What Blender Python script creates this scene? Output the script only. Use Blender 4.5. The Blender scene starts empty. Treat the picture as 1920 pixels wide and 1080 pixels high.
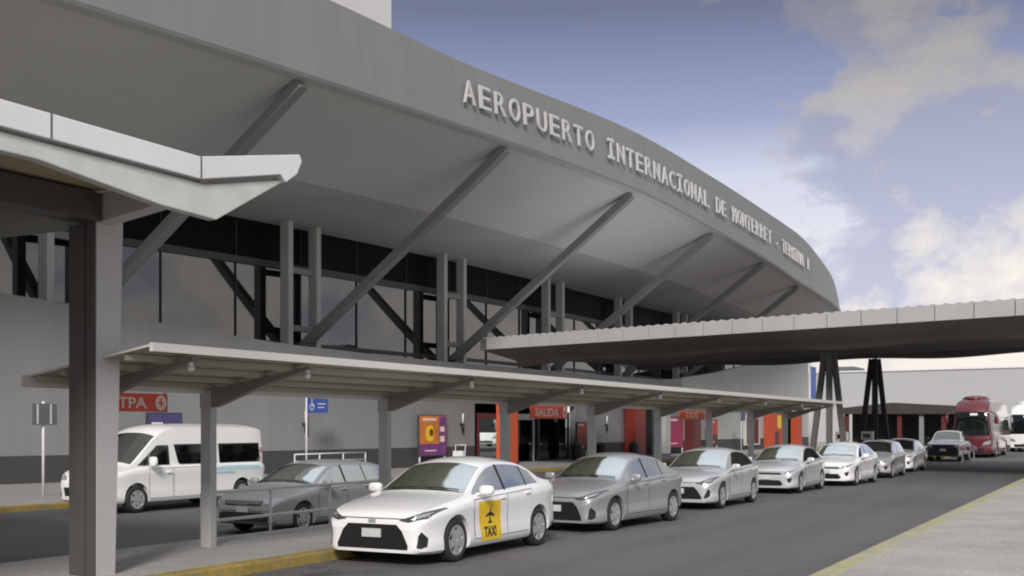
import bpy, bmesh, math, random
from mathutils import Vector, Matrix
from mathutils.bvhtree import BVHTree
random.seed(7)
R = math.radians
scene = bpy.context.scene
COL = scene.collection

# ------------------------------------------------------------------ helpers
def curve(pts):
    """monotone cubic through (x, y) pairs"""
    xs = [p[0] for p in pts]; ys = [p[1] for p in pts]; n = len(xs)
    d = [(ys[i+1]-ys[i])/(xs[i+1]-xs[i]) for i in range(n-1)]
    m = [0.0]*n
    m[0] = d[0]; m[-1] = d[-1]
    for i in range(1, n-1):
        if d[i-1]*d[i] <= 0: m[i] = 0
        else:
            w1 = 2*(xs[i+1]-xs[i])+(xs[i]-xs[i-1]); w2 = (xs[i+1]-xs[i])+2*(xs[i]-xs[i-1])
            m[i] = (w1+w2)/(w1/d[i-1]+w2/d[i])
    def f(x):
        if x <= xs[0]: return ys[0]+(0 if n < 3 else 0)
        if x >= xs[-1]: return ys[-1]
        i = 0
        while x > xs[i+1]: i += 1
        h = xs[i+1]-xs[i]; t = (x-xs[i])/h
        return ((2*t**3-3*t*t+1)*ys[i]+(t**3-2*t*t+t)*h*m[i]+(-2*t**3+3*t*t)*ys[i+1]+(t**3-t*t)*h*m[i+1])
    return f

class MB:
    def __init__(s): s.v = []; s.f = []; s.m = []; s.sm = []
    def add(s, vs, fs, mi=0, smooth=False):
        o = len(s.v); s.v += [tuple(v) for v in vs]
        for f in fs:
            s.f.append([i+o for i in f]); s.m.append(mi); s.sm.append(smooth)
        return s
    def box(s, x0, x1, y0, y1, z0, z1, mi=0):
        vs = [(x0,y0,z0),(x1,y0,z0),(x1,y1,z0),(x0,y1,z0),(x0,y0,z1),(x1,y0,z1),(x1,y1,z1),(x0,y1,z1)]
        return s.add(vs, [(3,2,1,0),(4,5,6,7),(0,1,5,4),(1,2,6,5),(2,3,7,6),(3,0,4,7)], mi)
    def bar(s, p, q, w, h, mi=0, up=(0,0,1), w2=None, h2=None):
        p = Vector(p); q = Vector(q); d = (q-p).normalized(); u = Vector(up)
        if abs(d.dot(u)) > .99: u = Vector((1,0,0))
        a = d.cross(u).normalized(); b = a.cross(d).normalized()
        w2 = w if w2 is None else w2; h2 = h if h2 is None else h2
        vs = []
        for c, ww, hh in ((p,w,h),(q,w2,h2)):
            for i, j in ((-1,-1),(1,-1),(1,1),(-1,1)): vs.append(c+a*(i*ww/2)+b*(j*hh/2))
        return s.add(vs, [(3,2,1,0),(4,5,6,7),(0,1,5,4),(1,2,6,5),(2,3,7,6),(3,0,4,7)], mi)
    def tube(s, p, q, r, n=10, mi=0, r2=None, cap=True):
        p = Vector(p); q = Vector(q); d = (q-p).normalized(); u = Vector((0,0,1))
        if abs(d.z) > .9: u = Vector((1,0,0))
        a = d.cross(u).normalized(); b = a.cross(d).normalized(); r2 = r if r2 is None else r2
        vs = []
        for c, rr in ((p,r),(q,r2)):
            for k in range(n):
                t = 2*math.pi*k/n; vs.append(c+a*(math.cos(t)*rr)+b*(math.sin(t)*rr))
        s.add(vs, [(k,(k+1)%n,n+(k+1)%n,n+k) for k in range(n)], mi, True)
        if cap: s.add(vs, [tuple(range(n))[::-1], tuple(range(n,2*n))], mi)
        return s
    def prism(s, poly, y0, y1, mi=0):
        """poly in (x, z), extruded along y"""
        n = len(poly)
        vs = [(x,y0,z) for x, z in poly]+[(x,y1,z) for x, z in poly]
        fs = [tuple(range(n)), tuple(range(n,2*n))[::-1]]+[(k,k+n,(k+1)%n+n,(k+1)%n) for k in range(n)]
        return s.add(vs, fs, mi)
    def rows(s, rows, mi=0, smooth=False, closed=False, caps=False):
        n = len(rows[0]); vs = [p for r in rows for p in r]; fs = []
        for i in range(len(rows)-1):
            for j in range(n if closed else n-1):
                k = (j+1) % n
                fs.append((i*n+j, i*n+k, (i+1)*n+k, (i+1)*n+j))
        s.add(vs, fs, mi, smooth)
        if caps:
            s.add(rows[0], [tuple(range(n))], mi); s.add(rows[-1], [tuple(range(n))[::-1]], mi)
        return s
    def lathe_y(s, prof, n=28, mi=0, c=(0,0,0), smooth=True):
        """prof list of (r, y): turned about the y axis"""
        rows = []
        for k in range(n+1):
            t = 2*math.pi*k/n
            rows.append([(c[0]+math.cos(t)*r, c[1]+y, c[2]+math.sin(t)*r) for r, y in prof])
        return s.rows(rows, mi, smooth)
    def lathe_z(s, prof, n=20, mi=0, c=(0,0,0), smooth=True):
        rows = []
        for k in range(n+1):
            t = 2*math.pi*k/n
            rows.append([(c[0]+math.cos(t)*r, c[1]+math.sin(t)*r, c[2]+z) for r, z in prof])
        return s.rows(rows, mi, smooth)
    def ellipsoid(s, c, rad, e=1.0, nu=16, nv=10, mi=0):
        sg = lambda v: math.copysign(abs(v)**e, v)
        rows = []
        for i in range(nv+1):
            p = -math.pi/2+math.pi*i/nv
            rows.append([(c[0]+rad[0]*sg(math.cos(p))*sg(math.cos(2*math.pi*k/nu)),
                          c[1]+rad[1]*sg(math.cos(p))*sg(math.sin(2*math.pi*k/nu)),
                          c[2]+rad[2]*sg(math.sin(p))) for k in range(nu)])
        return s.rows(rows, mi, True, True)
    def bm(s):
        me = bpy.data.meshes.new('t'); me.from_pydata(s.v, [], s.f); b = bmesh.new(); b.from_mesh(me); bpy.data.meshes.remove(me)
        b.faces.ensure_lookup_table()
        for f, m, sm in zip(b.faces, s.m, s.sm): f.material_index = m; f.smooth = sm
        return b
    def build(s, name, mats, parent=None, merge=1e-5, recalc=True, bevel=0):
        b = s.bm()
        if merge: bmesh.ops.remove_doubles(b, verts=b.verts, dist=merge)
        if recalc: bmesh.ops.recalc_face_normals(b, faces=b.faces)
        if bevel:
            es = [e for e in b.edges if len(e.link_faces) == 2 and e.calc_face_angle(0) > .5]
            bmesh.ops.bevel(b, geom=es, offset=bevel, segments=2, affect='EDGES', profile=.6)
        me = bpy.data.meshes.new(name); b.to_mesh(me); b.free()
        return link(name, me, mats, parent)

def link(name, me, mats, parent=None):
    for m in (mats if isinstance(mats, (list, tuple)) else [mats]):
        me.materials.append(m)
    o = bpy.data.objects.new(name, me); COL.objects.link(o)
    if parent is not None: o.parent = parent
    return o
def tag(o, label, cat, group=None, kind=None):
    if label: o['label'] = label
    if cat: o['category'] = cat
    if group: o['group'] = group
    if kind: o['kind'] = kind
    return o
def thing(name, label, cat, loc=(0,0,0), rz=0, group=None):
    o = bpy.data.objects.new(name, None); COL.objects.link(o)
    o.empty_display_size = .2; o.location = loc; o.rotation_euler = (0,0,rz)
    return tag(o, label, cat, group)
def struct(name, mb, mats, **k):
    o = mb.build(name, mats, **k); o['kind'] = 'structure'; return o
def copy_tree(o, parent=None):
    c = o.copy(); COL.objects.link(c)
    if parent is not None: c.parent = parent
    for ch in list(o.children): copy_tree(ch, c)
    return c
def evaluated(o):
    dg = bpy.context.evaluated_depsgraph_get(); dg.update()
    return bpy.data.meshes.new_from_object(o.evaluated_get(dg))
def text_mb(body, size, ext=.01, off=0.0, align='CENTER'):
    cu = bpy.data.curves.new('t', 'FONT'); cu.body = body; cu.size = size; cu.extrude = ext; cu.offset = off
    cu.align_x = align; cu.resolution_u = 4
    o = bpy.data.objects.new('t', cu); COL.objects.link(o)
    me = evaluated(o)
    v = [tuple(p.co) for p in me.vertices]; f = [tuple(p.vertices) for p in me.polygons]
    bpy.data.objects.remove(o); bpy.data.curves.remove(cu); bpy.data.meshes.remove(me)
    return v, f
def text_wall(mb, body, size, x, y, z, ext=.01, off=0.0, mi=0, align='CENTER', width=None):
    """text facing -y"""
    v, f = text_mb(body, size, ext, off, align)
    k = 1
    if width:
        xs = [p[0] for p in v]; k = width/(max(xs)-min(xs))
    mb.add([(x+p[0]*k, y-p[2], z+p[1]) for p in v], f, mi)
    return mb

# ------------------------------------------------------------------ materials
def mat(name, col, rough=.6, metal=0, amt=.12, scale=1.5, bump=0, bscale=40, spec=.5, coat=0, ior=None, stretch=None, emit=0):
    m = bpy.data.materials.new(name); m.use_nodes = True
    nt = m.node_tree; b = nt.nodes['Principled BSDF']
    b.inputs['Roughness'].default_value = rough; b.inputs['Metallic'].default_value = metal
    b.inputs['Specular IOR Level'].default_value = spec
    if ior: b.inputs['IOR'].default_value = ior
    if coat: b.inputs['Coat Weight'].default_value = coat; b.inputs['Coat Roughness'].default_value = .04
    c = (*col, 1)
    tc = nt.nodes.new('ShaderNodeTexCoord'); vec = tc.outputs['Object']
    if stretch:
        mp = nt.nodes.new('ShaderNodeMapping'); mp.inputs['Scale'].default_value = stretch
        nt.links.new(vec, mp.inputs['Vector']); vec = mp.outputs['Vector']
    if amt:
        n = nt.nodes.new('ShaderNodeTexNoise'); n.inputs['Scale'].default_value = scale; n.inputs['Detail'].default_value = 6
        n.inputs['Roughness'].default_value = .62
        nt.links.new(vec, n.inputs['Vector'])
        r = nt.nodes.new('ShaderNodeValToRGB')
        r.color_ramp.elements[0].position = .3; r.color_ramp.elements[1].position = .7
        r.color_ramp.elements[0].color = (*[max(0, x*(1-amt)) for x in col], 1)
        r.color_ramp.elements[1].color = (*[min(1, x*(1+amt)) for x in col], 1)
        nt.links.new(n.outputs['Fac'], r.inputs['Fac']); nt.links.new(r.outputs['Color'], b.inputs['Base Color'])
    else: b.inputs['Base Color'].default_value = c
    if bump:
        n2 = nt.nodes.new('ShaderNodeTexNoise'); n2.inputs['Scale'].default_value = bscale; n2.inputs['Detail'].default_value = 4
        nt.links.new(vec, n2.inputs['Vector'])
        bp = nt.nodes.new('ShaderNodeBump'); bp.inputs['Strength'].default_value = bump; bp.inputs['Distance'].default_value = .01
        nt.links.new(n2.outputs['Fac'], bp.inputs['Height']); nt.links.new(bp.outputs['Normal'], b.inputs['Normal'])
    if emit:
        b.inputs['Emission Color'].default_value = c; b.inputs['Emission Strength'].default_value = emit
    return m

def ground_mat(name, col, amt, s1, s2, joint=None, worn=None, stretch=(1,1,1), rough=.85):
    """paving: two noises, speckle, optional joints (grid size) and optional second colour worn in patches"""
    m = bpy.data.materials.new(name); m.use_nodes = True; nt = m.node_tree; L = nt.links; N = nt.nodes
    b = N['Principled BSDF']; b.inputs['Roughness'].default_value = rough; b.inputs['Specular IOR Level'].default_value = .3
    tc = N.new('ShaderNodeTexCoord'); mp = N.new('ShaderNodeMapping'); mp.inputs['Scale'].default_value = stretch
    L.new(tc.outputs['Object'], mp.inputs['Vector'])
    def noise(s, d=6, vec=mp.outputs['Vector']):
        n = N.new('ShaderNodeTexNoise'); n.inputs['Scale'].default_value = s; n.inputs['Detail'].default_value = d
        n.inputs['Roughness'].default_value = .6; L.new(vec, n.inputs['Vector']); return n.outputs['Fac']
    def ramp(fac, p0, p1, c0, c1):
        r = N.new('ShaderNodeValToRGB'); r.color_ramp.elements[0].position = p0; r.color_ramp.elements[1].position = p1
        r.color_ramp.elements[0].color = (*c0,1); r.color_ramp.elements[1].color = (*c1,1); L.new(fac, r.inputs['Fac']); return r.outputs['Color']
    def mix(t, a, bb, fac):
        x = N.new('ShaderNodeMix'); x.data_type = 'RGBA'; x.blend_type = t
        if isinstance(fac, float): x.inputs[0].default_value = fac
        else: L.new(fac, x.inputs[0])
        for s, v in ((6,a),(7,bb)):
            if isinstance(v, tuple): x.inputs[s].default_value = (*v,1)
            else: L.new(v, x.inputs[s])
        return x.outputs[2]
    c = ramp(noise(s1), .3, .7, tuple(x*(1-amt) for x in col), tuple(x*(1+amt) for x in col))
    sp = ramp(noise(s2, 3, tc.outputs['Object']), .35, .65, (.82,)*3, (1.16,)*3)
    c = mix('MULTIPLY', c, sp, .8)
    if worn:
        w = ramp(noise(1.1, 8, tc.outputs['Object']), .48, .6, (0,0,0), (1,1,1))
        c = mix('MIX', c, worn, w)
    if joint:
        br = N.new('ShaderNodeTexBrick'); br.offset = 0; br.inputs['Scale'].default_value = 1
        br.inputs['Brick Width'].default_value = joint[0]; br.inputs['Row Height'].default_value = joint[1]; br.inputs['Mortar Size'].default_value = .012
        br.inputs['Color1'].default_value = (1,1,1,1); br.inputs['Color2'].default_value = (.93,.93,.93,1); br.inputs['Mortar'].default_value = (.6,.6,.6,1)
        L.new(tc.outputs['Object'], br.inputs['Vector']); c = mix('MULTIPLY', c, br.outputs['Color'], 1.0)
    L.new(c, b.inputs['Base Color'])
    bp = N.new('ShaderNodeBump'); bp.inputs['Strength'].default_value = .25; bp.inputs['Distance'].default_value = .008
    L.new(noise(s2*1.3, 3, tc.outputs['Object']), bp.inputs['Height']); L.new(bp.outputs['Normal'], b.inputs['Normal'])
    return m

def road_mat(name, col, lane_y):
    """asphalt with aggregate, broad patches, faint wheel paths and oil drips along the parking lane, hairline cracks"""
    m = ground_mat(name, col, .09, .35, 32, stretch=(.25,1,1)); nt = m.node_tree; N = nt.nodes; L = nt.links
    b = N['Principled BSDF']; src = b.inputs['Base Color'].links[0].from_socket
    tc = N.new('ShaderNodeTexCoord'); sp = N.new('ShaderNodeSeparateXYZ'); L.new(tc.outputs['Object'], sp.inputs[0])
    def mth(op, a, bb):
        n = N.new('ShaderNodeMath'); n.operation = op
        for i, v in enumerate((a,bb)):
            if isinstance(v, (int,float)): n.inputs[i].default_value = v
            else: L.new(v, n.inputs[i])
        return n.outputs[0]
    def ramp(f, p0, p1, c0, c1):
        r = N.new('ShaderNodeValToRGB'); r.color_ramp.elements[0].position = p0; r.color_ramp.elements[1].position = p1
        r.color_ramp.elements[0].color = (c0,c0,c0,1); r.color_ramp.elements[1].color = (c1,c1,c1,1); L.new(f, r.inputs[0]); return r.outputs[0]
    def mul(a, c, f=1.0):
        x = N.new('ShaderNodeMix'); x.data_type = 'RGBA'; x.blend_type = 'MULTIPLY'; x.inputs[0].default_value = f
        L.new(a, x.inputs[6]); L.new(c, x.inputs[7]); return x.outputs[2]
    def noise(s, d=5):
        n = N.new('ShaderNodeTexNoise'); n.inputs['Scale'].default_value = s; n.inputs['Detail'].default_value = d; L.new(tc.outputs['Object'], n.inputs['Vector']); return n.outputs['Fac']
    dist = mth('ABSOLUTE', mth('SUBTRACT', sp.outputs[1], lane_y), 0)
    near = mth('MULTIPLY', mth('MAXIMUM', mth('SUBTRACT', 1.0, mth('DIVIDE', dist, 1.3)), 0.0), .16)
    oil = ramp(mth('ADD', noise(1.7, 6), near), .66, .74, 1.0, .62)
    patch = N.new('ShaderNodeTexVoronoi'); patch.inputs['Scale'].default_value = .16; L.new(tc.outputs['Object'], patch.inputs['Vector'])
    pc = ramp(patch.outputs['Color'], .2, .8, .95, 1.05)
    vor = N.new('ShaderNodeTexVoronoi'); vor.feature = 'DISTANCE_TO_EDGE'; vor.inputs['Scale'].default_value = .33
    wv = N.new('ShaderNodeVectorMath'); wv.operation = 'ADD'; nn = N.new('ShaderNodeTexNoise'); nn.inputs['Scale'].default_value = 1.2; nn.inputs['Detail'].default_value = 6
    L.new(tc.outputs['Object'], nn.inputs['Vector']); L.new(tc.outputs['Object'], wv.inputs[0]); L.new(nn.outputs['Color'], wv.inputs[1]); L.new(wv.outputs[0], vor.inputs['Vector'])
    crack = ramp(vor.outputs['Distance'], .001, .007, .72, 1.0)
    wheel = ramp(mth('ABSOLUTE', mth('SUBTRACT', mth('FRACT', mth('DIVIDE', mth('ADD', sp.outputs[1], noise(.15, 2)), 1.75), 0), .5), 0), .05, .3, .95, 1.03)
    L.new(mul(mul(mul(mul(src, oil), pc), crack, .8), wheel), b.inputs['Base Color'])
    return m

M = {}
M['asphalt'] = road_mat('asphalt', (.120,.117,.118), 9.6)
M['asphalt2'] = ground_mat('asphalt_back', (.105,.104,.106), .12, .4, 30, stretch=(.25,1,1))
M['earth'] = ground_mat('earth', (.14,.13,.115), .15, .2, 6)
M['concrete_walk'] = ground_mat('concrete_walk', (.36,.352,.34), .10, .7, 14, joint=(3.0,1.8))
M['concrete_light'] = ground_mat('concrete_light', (.34,.335,.325), .08, .7, 14, joint=(3.0,1.8))
M['concrete_pale'] = ground_mat('concrete_pale', (.385,.37,.335), .15, .8, 14)
M['yellow_kerb'] = ground_mat('yellow_kerb', (.33,.245,.07), .2, 1.2, 10, worn=(.25,.215,.13))
M['yellow_worn'] = ground_mat('yellow_worn', (.39,.37,.22), .15, 1.2, 10, worn=(.36,.345,.28))
M['fascia'] = mat('fascia_metal', (.205,.205,.203), .5, 0, .07, .9, stretch=(1.4,1.4,.12))
M['soffit'] = mat('soffit_panel', (.53,.532,.528), .8, 0, .04, .35)
M['strut'] = mat('strut_steel', (.235,.235,.23), .55, 0, .05, 1)
M['column'] = mat('column_steel', (.48,.48,.47), .55, 0, .05, 1)
M['wall'] = mat('wall_render', (.245,.245,.247), .85, 0, .08, .8, .1, 60, stretch=(1,1,.18))
M['wall_far'] = mat('wall_render_pale', (.40,.41,.397), .85, 0, .06, .6, stretch=(1,1,.2))
M['plinth'] = mat('plinth_paint', (.058,.056,.058), .7, 0, .1, .8)
M['letter'] = mat('letter_metal', (.52,.52,.52), .5, 0, .03)
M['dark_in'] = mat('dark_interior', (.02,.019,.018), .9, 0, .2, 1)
M['dark_panel'] = mat('dark_panel', (.004,.004,.005), .6, 0, .2, .5, spec=.12)
M['mullion'] = mat('mullion', (.05,.05,.055), .5, 0, .05)
M['frame_light'] = mat('frame_light', (.5,.49,.47), .5, 0, .05)
M['pillar'] = mat('pillar_steel', (.48,.468,.468), .5, 0, .06, 1.2)
M['pillar_dark'] = mat('pillar_shade_and_beam', (.075,.068,.065), .5, 0, .08, 1.2)  # dark tone: painted shade on the pillar side, own colour of the cross beam
M['white_trim'] = mat('white_trim', (.74,.74,.75), .45, 0, .04, 1)
M['panel_grey'] = mat('panel_grey', (.43,.427,.425), .5, 0, .06, .8)
M['leg_grey'] = mat('leg_grey', (.095,.092,.084), .6, 0, .08, 1)
M['concrete'] = mat('girder_concrete', (.58,.595,.565), .8, 0, .09, 2.2, .15, 30)
M['deck_tan'] = mat('deck_underside', (.46,.38,.24), .8, 0, .1, 1.5)
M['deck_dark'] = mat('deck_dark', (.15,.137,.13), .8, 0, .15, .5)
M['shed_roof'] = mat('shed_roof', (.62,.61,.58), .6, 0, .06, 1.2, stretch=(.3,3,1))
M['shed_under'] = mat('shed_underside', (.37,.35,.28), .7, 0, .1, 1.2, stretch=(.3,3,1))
M['shed_beam'] = mat('shed_beam', (.22,.21,.19), .6, 0, .08, 1.2)
M['shed_post'] = mat('shed_post', (.44,.44,.438), .55, 0, .06, 1.2)
M['galv'] = mat('galvanised', (.66,.66,.67), .5, .0, .08, 3)
M['red_sign'] = mat('red_sign', (.62,.075,.04), .45, 0, .05, 2)
M['pinkwhite'] = mat('sign_lettering', (.78,.62,.58), .5, 0, 0)
M['blue_sign'] = mat('blue_sign', (.05,.11,.42), .45, 0, .05, 2)
M['violet_sign'] = mat('violet_sign', (.07,.06,.17), .45, 0, .08, 2)
M['white_sign'] = mat('white_sign', (.75,.75,.76), .5, 0, 0)
M['orange'] = mat('orange_panel', (.62,.10,.035), .5, 0, .06, 1)
M['orange_deep'] = mat('orange_deep', (.42,.065,.025), .5, 0, .08, 1)
M['redbrown'] = mat('redbrown_panel', (.20,.02,.014), .5, 0, .15, .8)
M['maroon'] = mat('maroon_panel', (.11,.018,.02), .5, 0, .1, 1)
M['magenta'] = mat('magenta_poster', (.30,.02,.075), .5, 0, .2, .8)
M['poster_orange'] = mat('poster_orange', (.58,.18,.045), .5, 0, .3, 1.2)
M['poster_purple'] = mat('poster_purple', (.16,.05,.19), .5, 0, .3, 1.5)
M['sign_back'] = mat('sign_back', (.13,.14,.135), .6, 0, .08, 2)
M['black'] = mat('black_plastic', (.014,.014,.015), .5, 0, .1, 3)
M['gloss_black'] = mat('gloss_black', (.010,.010,.011), .16, 0, 0)
M['grille'] = mat('grille_mesh', (.010,.010,.011), .45, 0, .3, 30)
M['tyre'] = mat('tyre_rubber', (.022,.022,.022), .8, 0, .15, 6)
M['rim'] = mat('alloy_rim', (.52,.52,.53), .35, .6, .05, 5)
M['plate'] = mat('plate', (.55,.56,.55), .5, 0, .1, 12)
M['lamp'] = mat('headlamp', (.35,.36,.38), .1, .2, .25, 9, coat=1)
M['lamp_dark'] = mat('headlamp_dark', (.09,.09,.10), .1, .2, .3, 14, coat=1)
M['lamp_red'] = mat('tail_lamp', (.25,.01,.01), .2, 0, .1, 9, coat=1)
M['under'] = mat('car_underside', (.012,.012,.012), .9, 0, 0)
M['car_white'] = mat('paint_white', (.86,.86,.87), .32, 0, .01, coat=1)
M['car_grey'] = mat('paint_grey', (.33,.33,.342), .34, .2, .02, coat=1)
M['car_silver'] = mat('paint_silver', (.57,.58,.605), .34, .25, .02, coat=1)
M['car_silver2'] = mat('paint_silver_pale', (.62,.63,.655), .34, .25, .02, coat=1)
M['car_steel'] = mat('paint_steel', (.46,.46,.47), .34, .2, .02, coat=1)
M['car_dusty'] = mat('paint_dusty', (.30,.31,.305), .5, .2, .06, coat=.4)
M['car_dark'] = mat('paint_dark', (.03,.03,.033), .4, 0, .1, coat=.6)
M['van_white'] = mat('van_white', (.84,.84,.82), .4, 0, .02, coat=.8)
M['van_stripe'] = mat('van_stripe', (.42,.66,.72), .45, 0, .1, 3)
M['bus_red'] = mat('bus_red', (.105,.004,.011), .35, 0, .06, coat=1)
M['yellow_panel'] = mat('yellow_panel', (.80,.53,.02), .5, 0, .04, 4)
M['skin'] = mat('skin', (.38,.22,.15), .6, 0, .05)
M['hair'] = mat('hair', (.02,.015,.012), .6, 0, .1)
M['shirt'] = mat('shirt', (.55,.45,.47), .8, 0, .1, 8)
M['trousers'] = mat('trousers', (.05,.045,.07), .8, 0, .1, 8)
M['hangar'] = mat('hangar_cladding', (.43,.43,.435), .7, 0, .03, .2, stretch=(.2,.2,2))
M['shelter_dark'] = mat('shelter_dark', (.045,.039,.036), .7, 0, .15, 1)
M['block'] = mat('rooftop_render', (.62,.61,.62), .8, 0, .03, .5)
def glass_mat(name, tint, trans, ior=1.5, rough=.02):
    """tinted see-through glass: mix of a tinted transparent layer and a mirror by Fresnel"""
    m = bpy.data.materials.new(name); m.use_nodes = True; nt = m.node_tree; N = nt.nodes; L = nt.links
    for n in list(N): N.remove(n)
    out = N.new('ShaderNodeOutputMaterial'); mx = N.new('ShaderNodeMixShader')
    tr = N.new('ShaderNodeBsdfTransparent'); tr.inputs['Color'].default_value = (*[t*trans for t in tint],1)
    gl = N.new('ShaderNodeBsdfGlossy'); gl.inputs['Roughness'].default_value = rough; gl.inputs['Color'].default_value = (*tint,1)
    fr = N.new('ShaderNodeFresnel'); fr.inputs['IOR'].default_value = ior
    L.new(fr.outputs[0], mx.inputs[0]); L.new(tr.outputs[0], mx.inputs[1]); L.new(gl.outputs[0], mx.inputs[2]); L.new(mx.outputs[0], out.inputs[0])
    return m
M['seat'] = mat('seat_cloth', (.06,.06,.062), .8, 0, .1, 6)
M['car_glass'] = glass_mat('car_glass', (.88,.95,.93), .50, 1.66)
M['curtain_glass'] = mat('curtain_glass', (.010,.012,.013), .03, 0, 0, ior=2.05)
M['side_glass'] = mat('side_glass', (.10,.108,.11), .05, 0, .1, .8, ior=2.6)
M['bus_glass'] = mat('bus_glass', (.006,.009,.009), .08, 0, 0, ior=1.5)

# ------------------------------------------------------------------ world, sun, camera
CAMH = 2.0
TH = math.atan(1170/2200)
cam = bpy.data.cameras.new('camera'); co = bpy.data.objects.new('camera', cam); COL.objects.link(co)
co.location = (0,0,CAMH); co.rotation_euler = (math.pi/2, 0, TH-math.pi/2)
cam.sensor_width = 36; cam.lens = 36*2200/1920; cam.shift_y = 260/1920
cam.clip_start = .1; cam.clip_end = 6000
scene.camera = co

SUNV = Vector((-.74,-.37,.49)).normalized()
w = bpy.data.worlds.new('World'); scene.world = w; w.use_nodes = True
nt = w.node_tree; N = nt.nodes; L = nt.links
bg = N['Background']
sky = N.new('ShaderNodeTexSky'); sky.sky_type = 'NISHITA'; sky.sun_disc = False
sky.sun_elevation = math.asin(SUNV.z); sky.sun_rotation = math.atan2(SUNV.x, SUNV.y)
sky.air_density = 1.0; sky.dust_density = 1.5; sky.ozone_density = 2.0
tc = N.new('ShaderNodeTexCoord'); sep = N.new('ShaderNodeSeparateXYZ'); L.new(tc.outputs['Generated'], sep.inputs[0])
def math_n(op, a, b=None, c=None):
    n = N.new('ShaderNodeMath'); n.operation = op
    for i, v in enumerate((a,b,c)):
        if v is None: continue
        if isinstance(v, (int,float)): n.inputs[i].default_value = v
        else: L.new(v, n.inputs[i])
    return n.outputs[0]
def ramp_n(fac, stops):
    r = N.new('ShaderNodeValToRGB'); e = r.color_ramp.elements
    e[0].position, e[0].color = stops[0][0], (*stops[0][1],1)
    e[1].position, e[1].color = stops[-1][0], (*stops[-1][1],1)
    for p, c in stops[1:-1]:
        x = e.new(p); x.color = (*c,1)
    L.new(fac, r.inputs[0]); return r.outputs[0]
def mix_n(fac, a, b, t='MIX'):
    x = N.new('ShaderNodeMix'); x.data_type = 'RGBA'; x.blend_type = t
    for s, v in ((0,fac),(6,a),(7,b)):
        if isinstance(v, tuple): x.inputs[s].default_value = (*v,1)
        elif isinstance(v, (int,float)): x.inputs[s].default_value = v
        else: L.new(v, x.inputs[s])
    return x.outputs[2]
zc = math_n('MAXIMUM', sep.outputs[2], 0.0)
az = math_n('DIVIDE', sep.outputs[1], math_n('MAXIMUM', math_n('ABSOLUTE', sep.outputs[0]), .05))
comb = N.new('ShaderNodeCombineXYZ')
L.new(sep.outputs[0], comb.inputs[0]); L.new(sep.outputs[1], comb.inputs[1]); L.new(math_n('MULTIPLY', zc, 1.7), comb.inputs[2])
def noise_n(scale, det, rough, off):
    mp = N.new('ShaderNodeMapping'); mp.inputs['Location'].default_value = off; L.new(comb.outputs[0], mp.inputs[0])
    n = N.new('ShaderNodeTexNoise'); n.inputs['Scale'].default_value = scale; n.inputs['Detail'].default_value = det
    n.inputs['Roughness'].default_value = rough; n.inputs['Distortion'].default_value = .15
    L.new(mp.outputs[0], n.inputs['Vector']); return n.outputs['Fac']
# clear air: Nishita tinted by pale horizon haze; unseen zenith brightened for lighting
grad = ramp_n(zc, [(0,(6.2,5.9,5.8)),(.14,(5.8,5.6,5.8)),(.205,(4.7,4.7,5.5)),(.25,(2.4,2.52,3.75)),(.335,(1.0,1.02,1.62)),(.45,(1.6,1.7,2.4)),(.7,(4.5,4.6,5.2)),(1,(6.2,6.2,6.4))])
skyc = mix_n(.86, sky.outputs[0], grad)
# broken cloud, mostly low and towards +x (right of the terminal)
bias = math_n('MINIMUM', math_n('MULTIPLY', math_n('SUBTRACT', .255, az), 1.5), .12)
cover = math_n('ADD', noise_n(5.2, 9, .56, (2.35, 1.7, .4)), bias)
mask = ramp_n(cover, [(.465,(0,0,0)),(.50,(.7,)*3),(.54,(.96,)*3)])
lowb = math_n('MULTIPLY', math_n('MAXIMUM', math_n('SUBTRACT', .155, zc), 0.0), .9)
edge = ramp_n(math_n('ADD', noise_n(5.6, 10, .6, (6.3, 5.2, 2.1)), lowb), [(.485,(0,0,0)),(.54,(.55,)*3),(.61,(1,1,1))])
low = ramp_n(zc, [(0,(4.9,4.7,5.0)),(.10,(3.9,4.0,4.95)),(.17,(3.3,3.45,4.5)),(.25,(2.5,2.62,3.45)),(.33,(1.75,1.74,2.15)),(.6,(3.5,3.5,3.9)),(1,(5,5,5.2))])
high = ramp_n(zc, [(0,(6.6,6.1,5.6)),(.13,(6.5,6.1,5.6)),(.2,(4.6,4.4,4.5)),(.27,(3.2,3.05,3.0)),(.33,(2.5,2.4,2.3)),(1,(6,6,6))])
skyc = mix_n(mask, skyc, mix_n(edge, low, high))
L.new(skyc, bg.inputs[0]); bg.inputs[1].default_value = .094
sun = bpy.data.lights.new('sun', 'SUN'); sun.energy = 2.0; sun.angle = R(12); sun.color = (1,.96,.90)
so = bpy.data.objects.new('sun', sun); COL.objects.link(so); so.location = (0,0,60)
so.rotation_euler = SUNV.to_track_quat('Z', 'Y').to_euler()
scene.view_settings.view_transform = 'Standard'; scene.view_settings.look = 'None'
scene.view_settings.exposure = 0.66; scene.view_settings.gamma = 1
scene.cycles.filter_width = 2.0
scene.cycles.max_bounces = 8; scene.cycles.transparent_max_bounces = 16; scene.cycles.use_denoising = True

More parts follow.
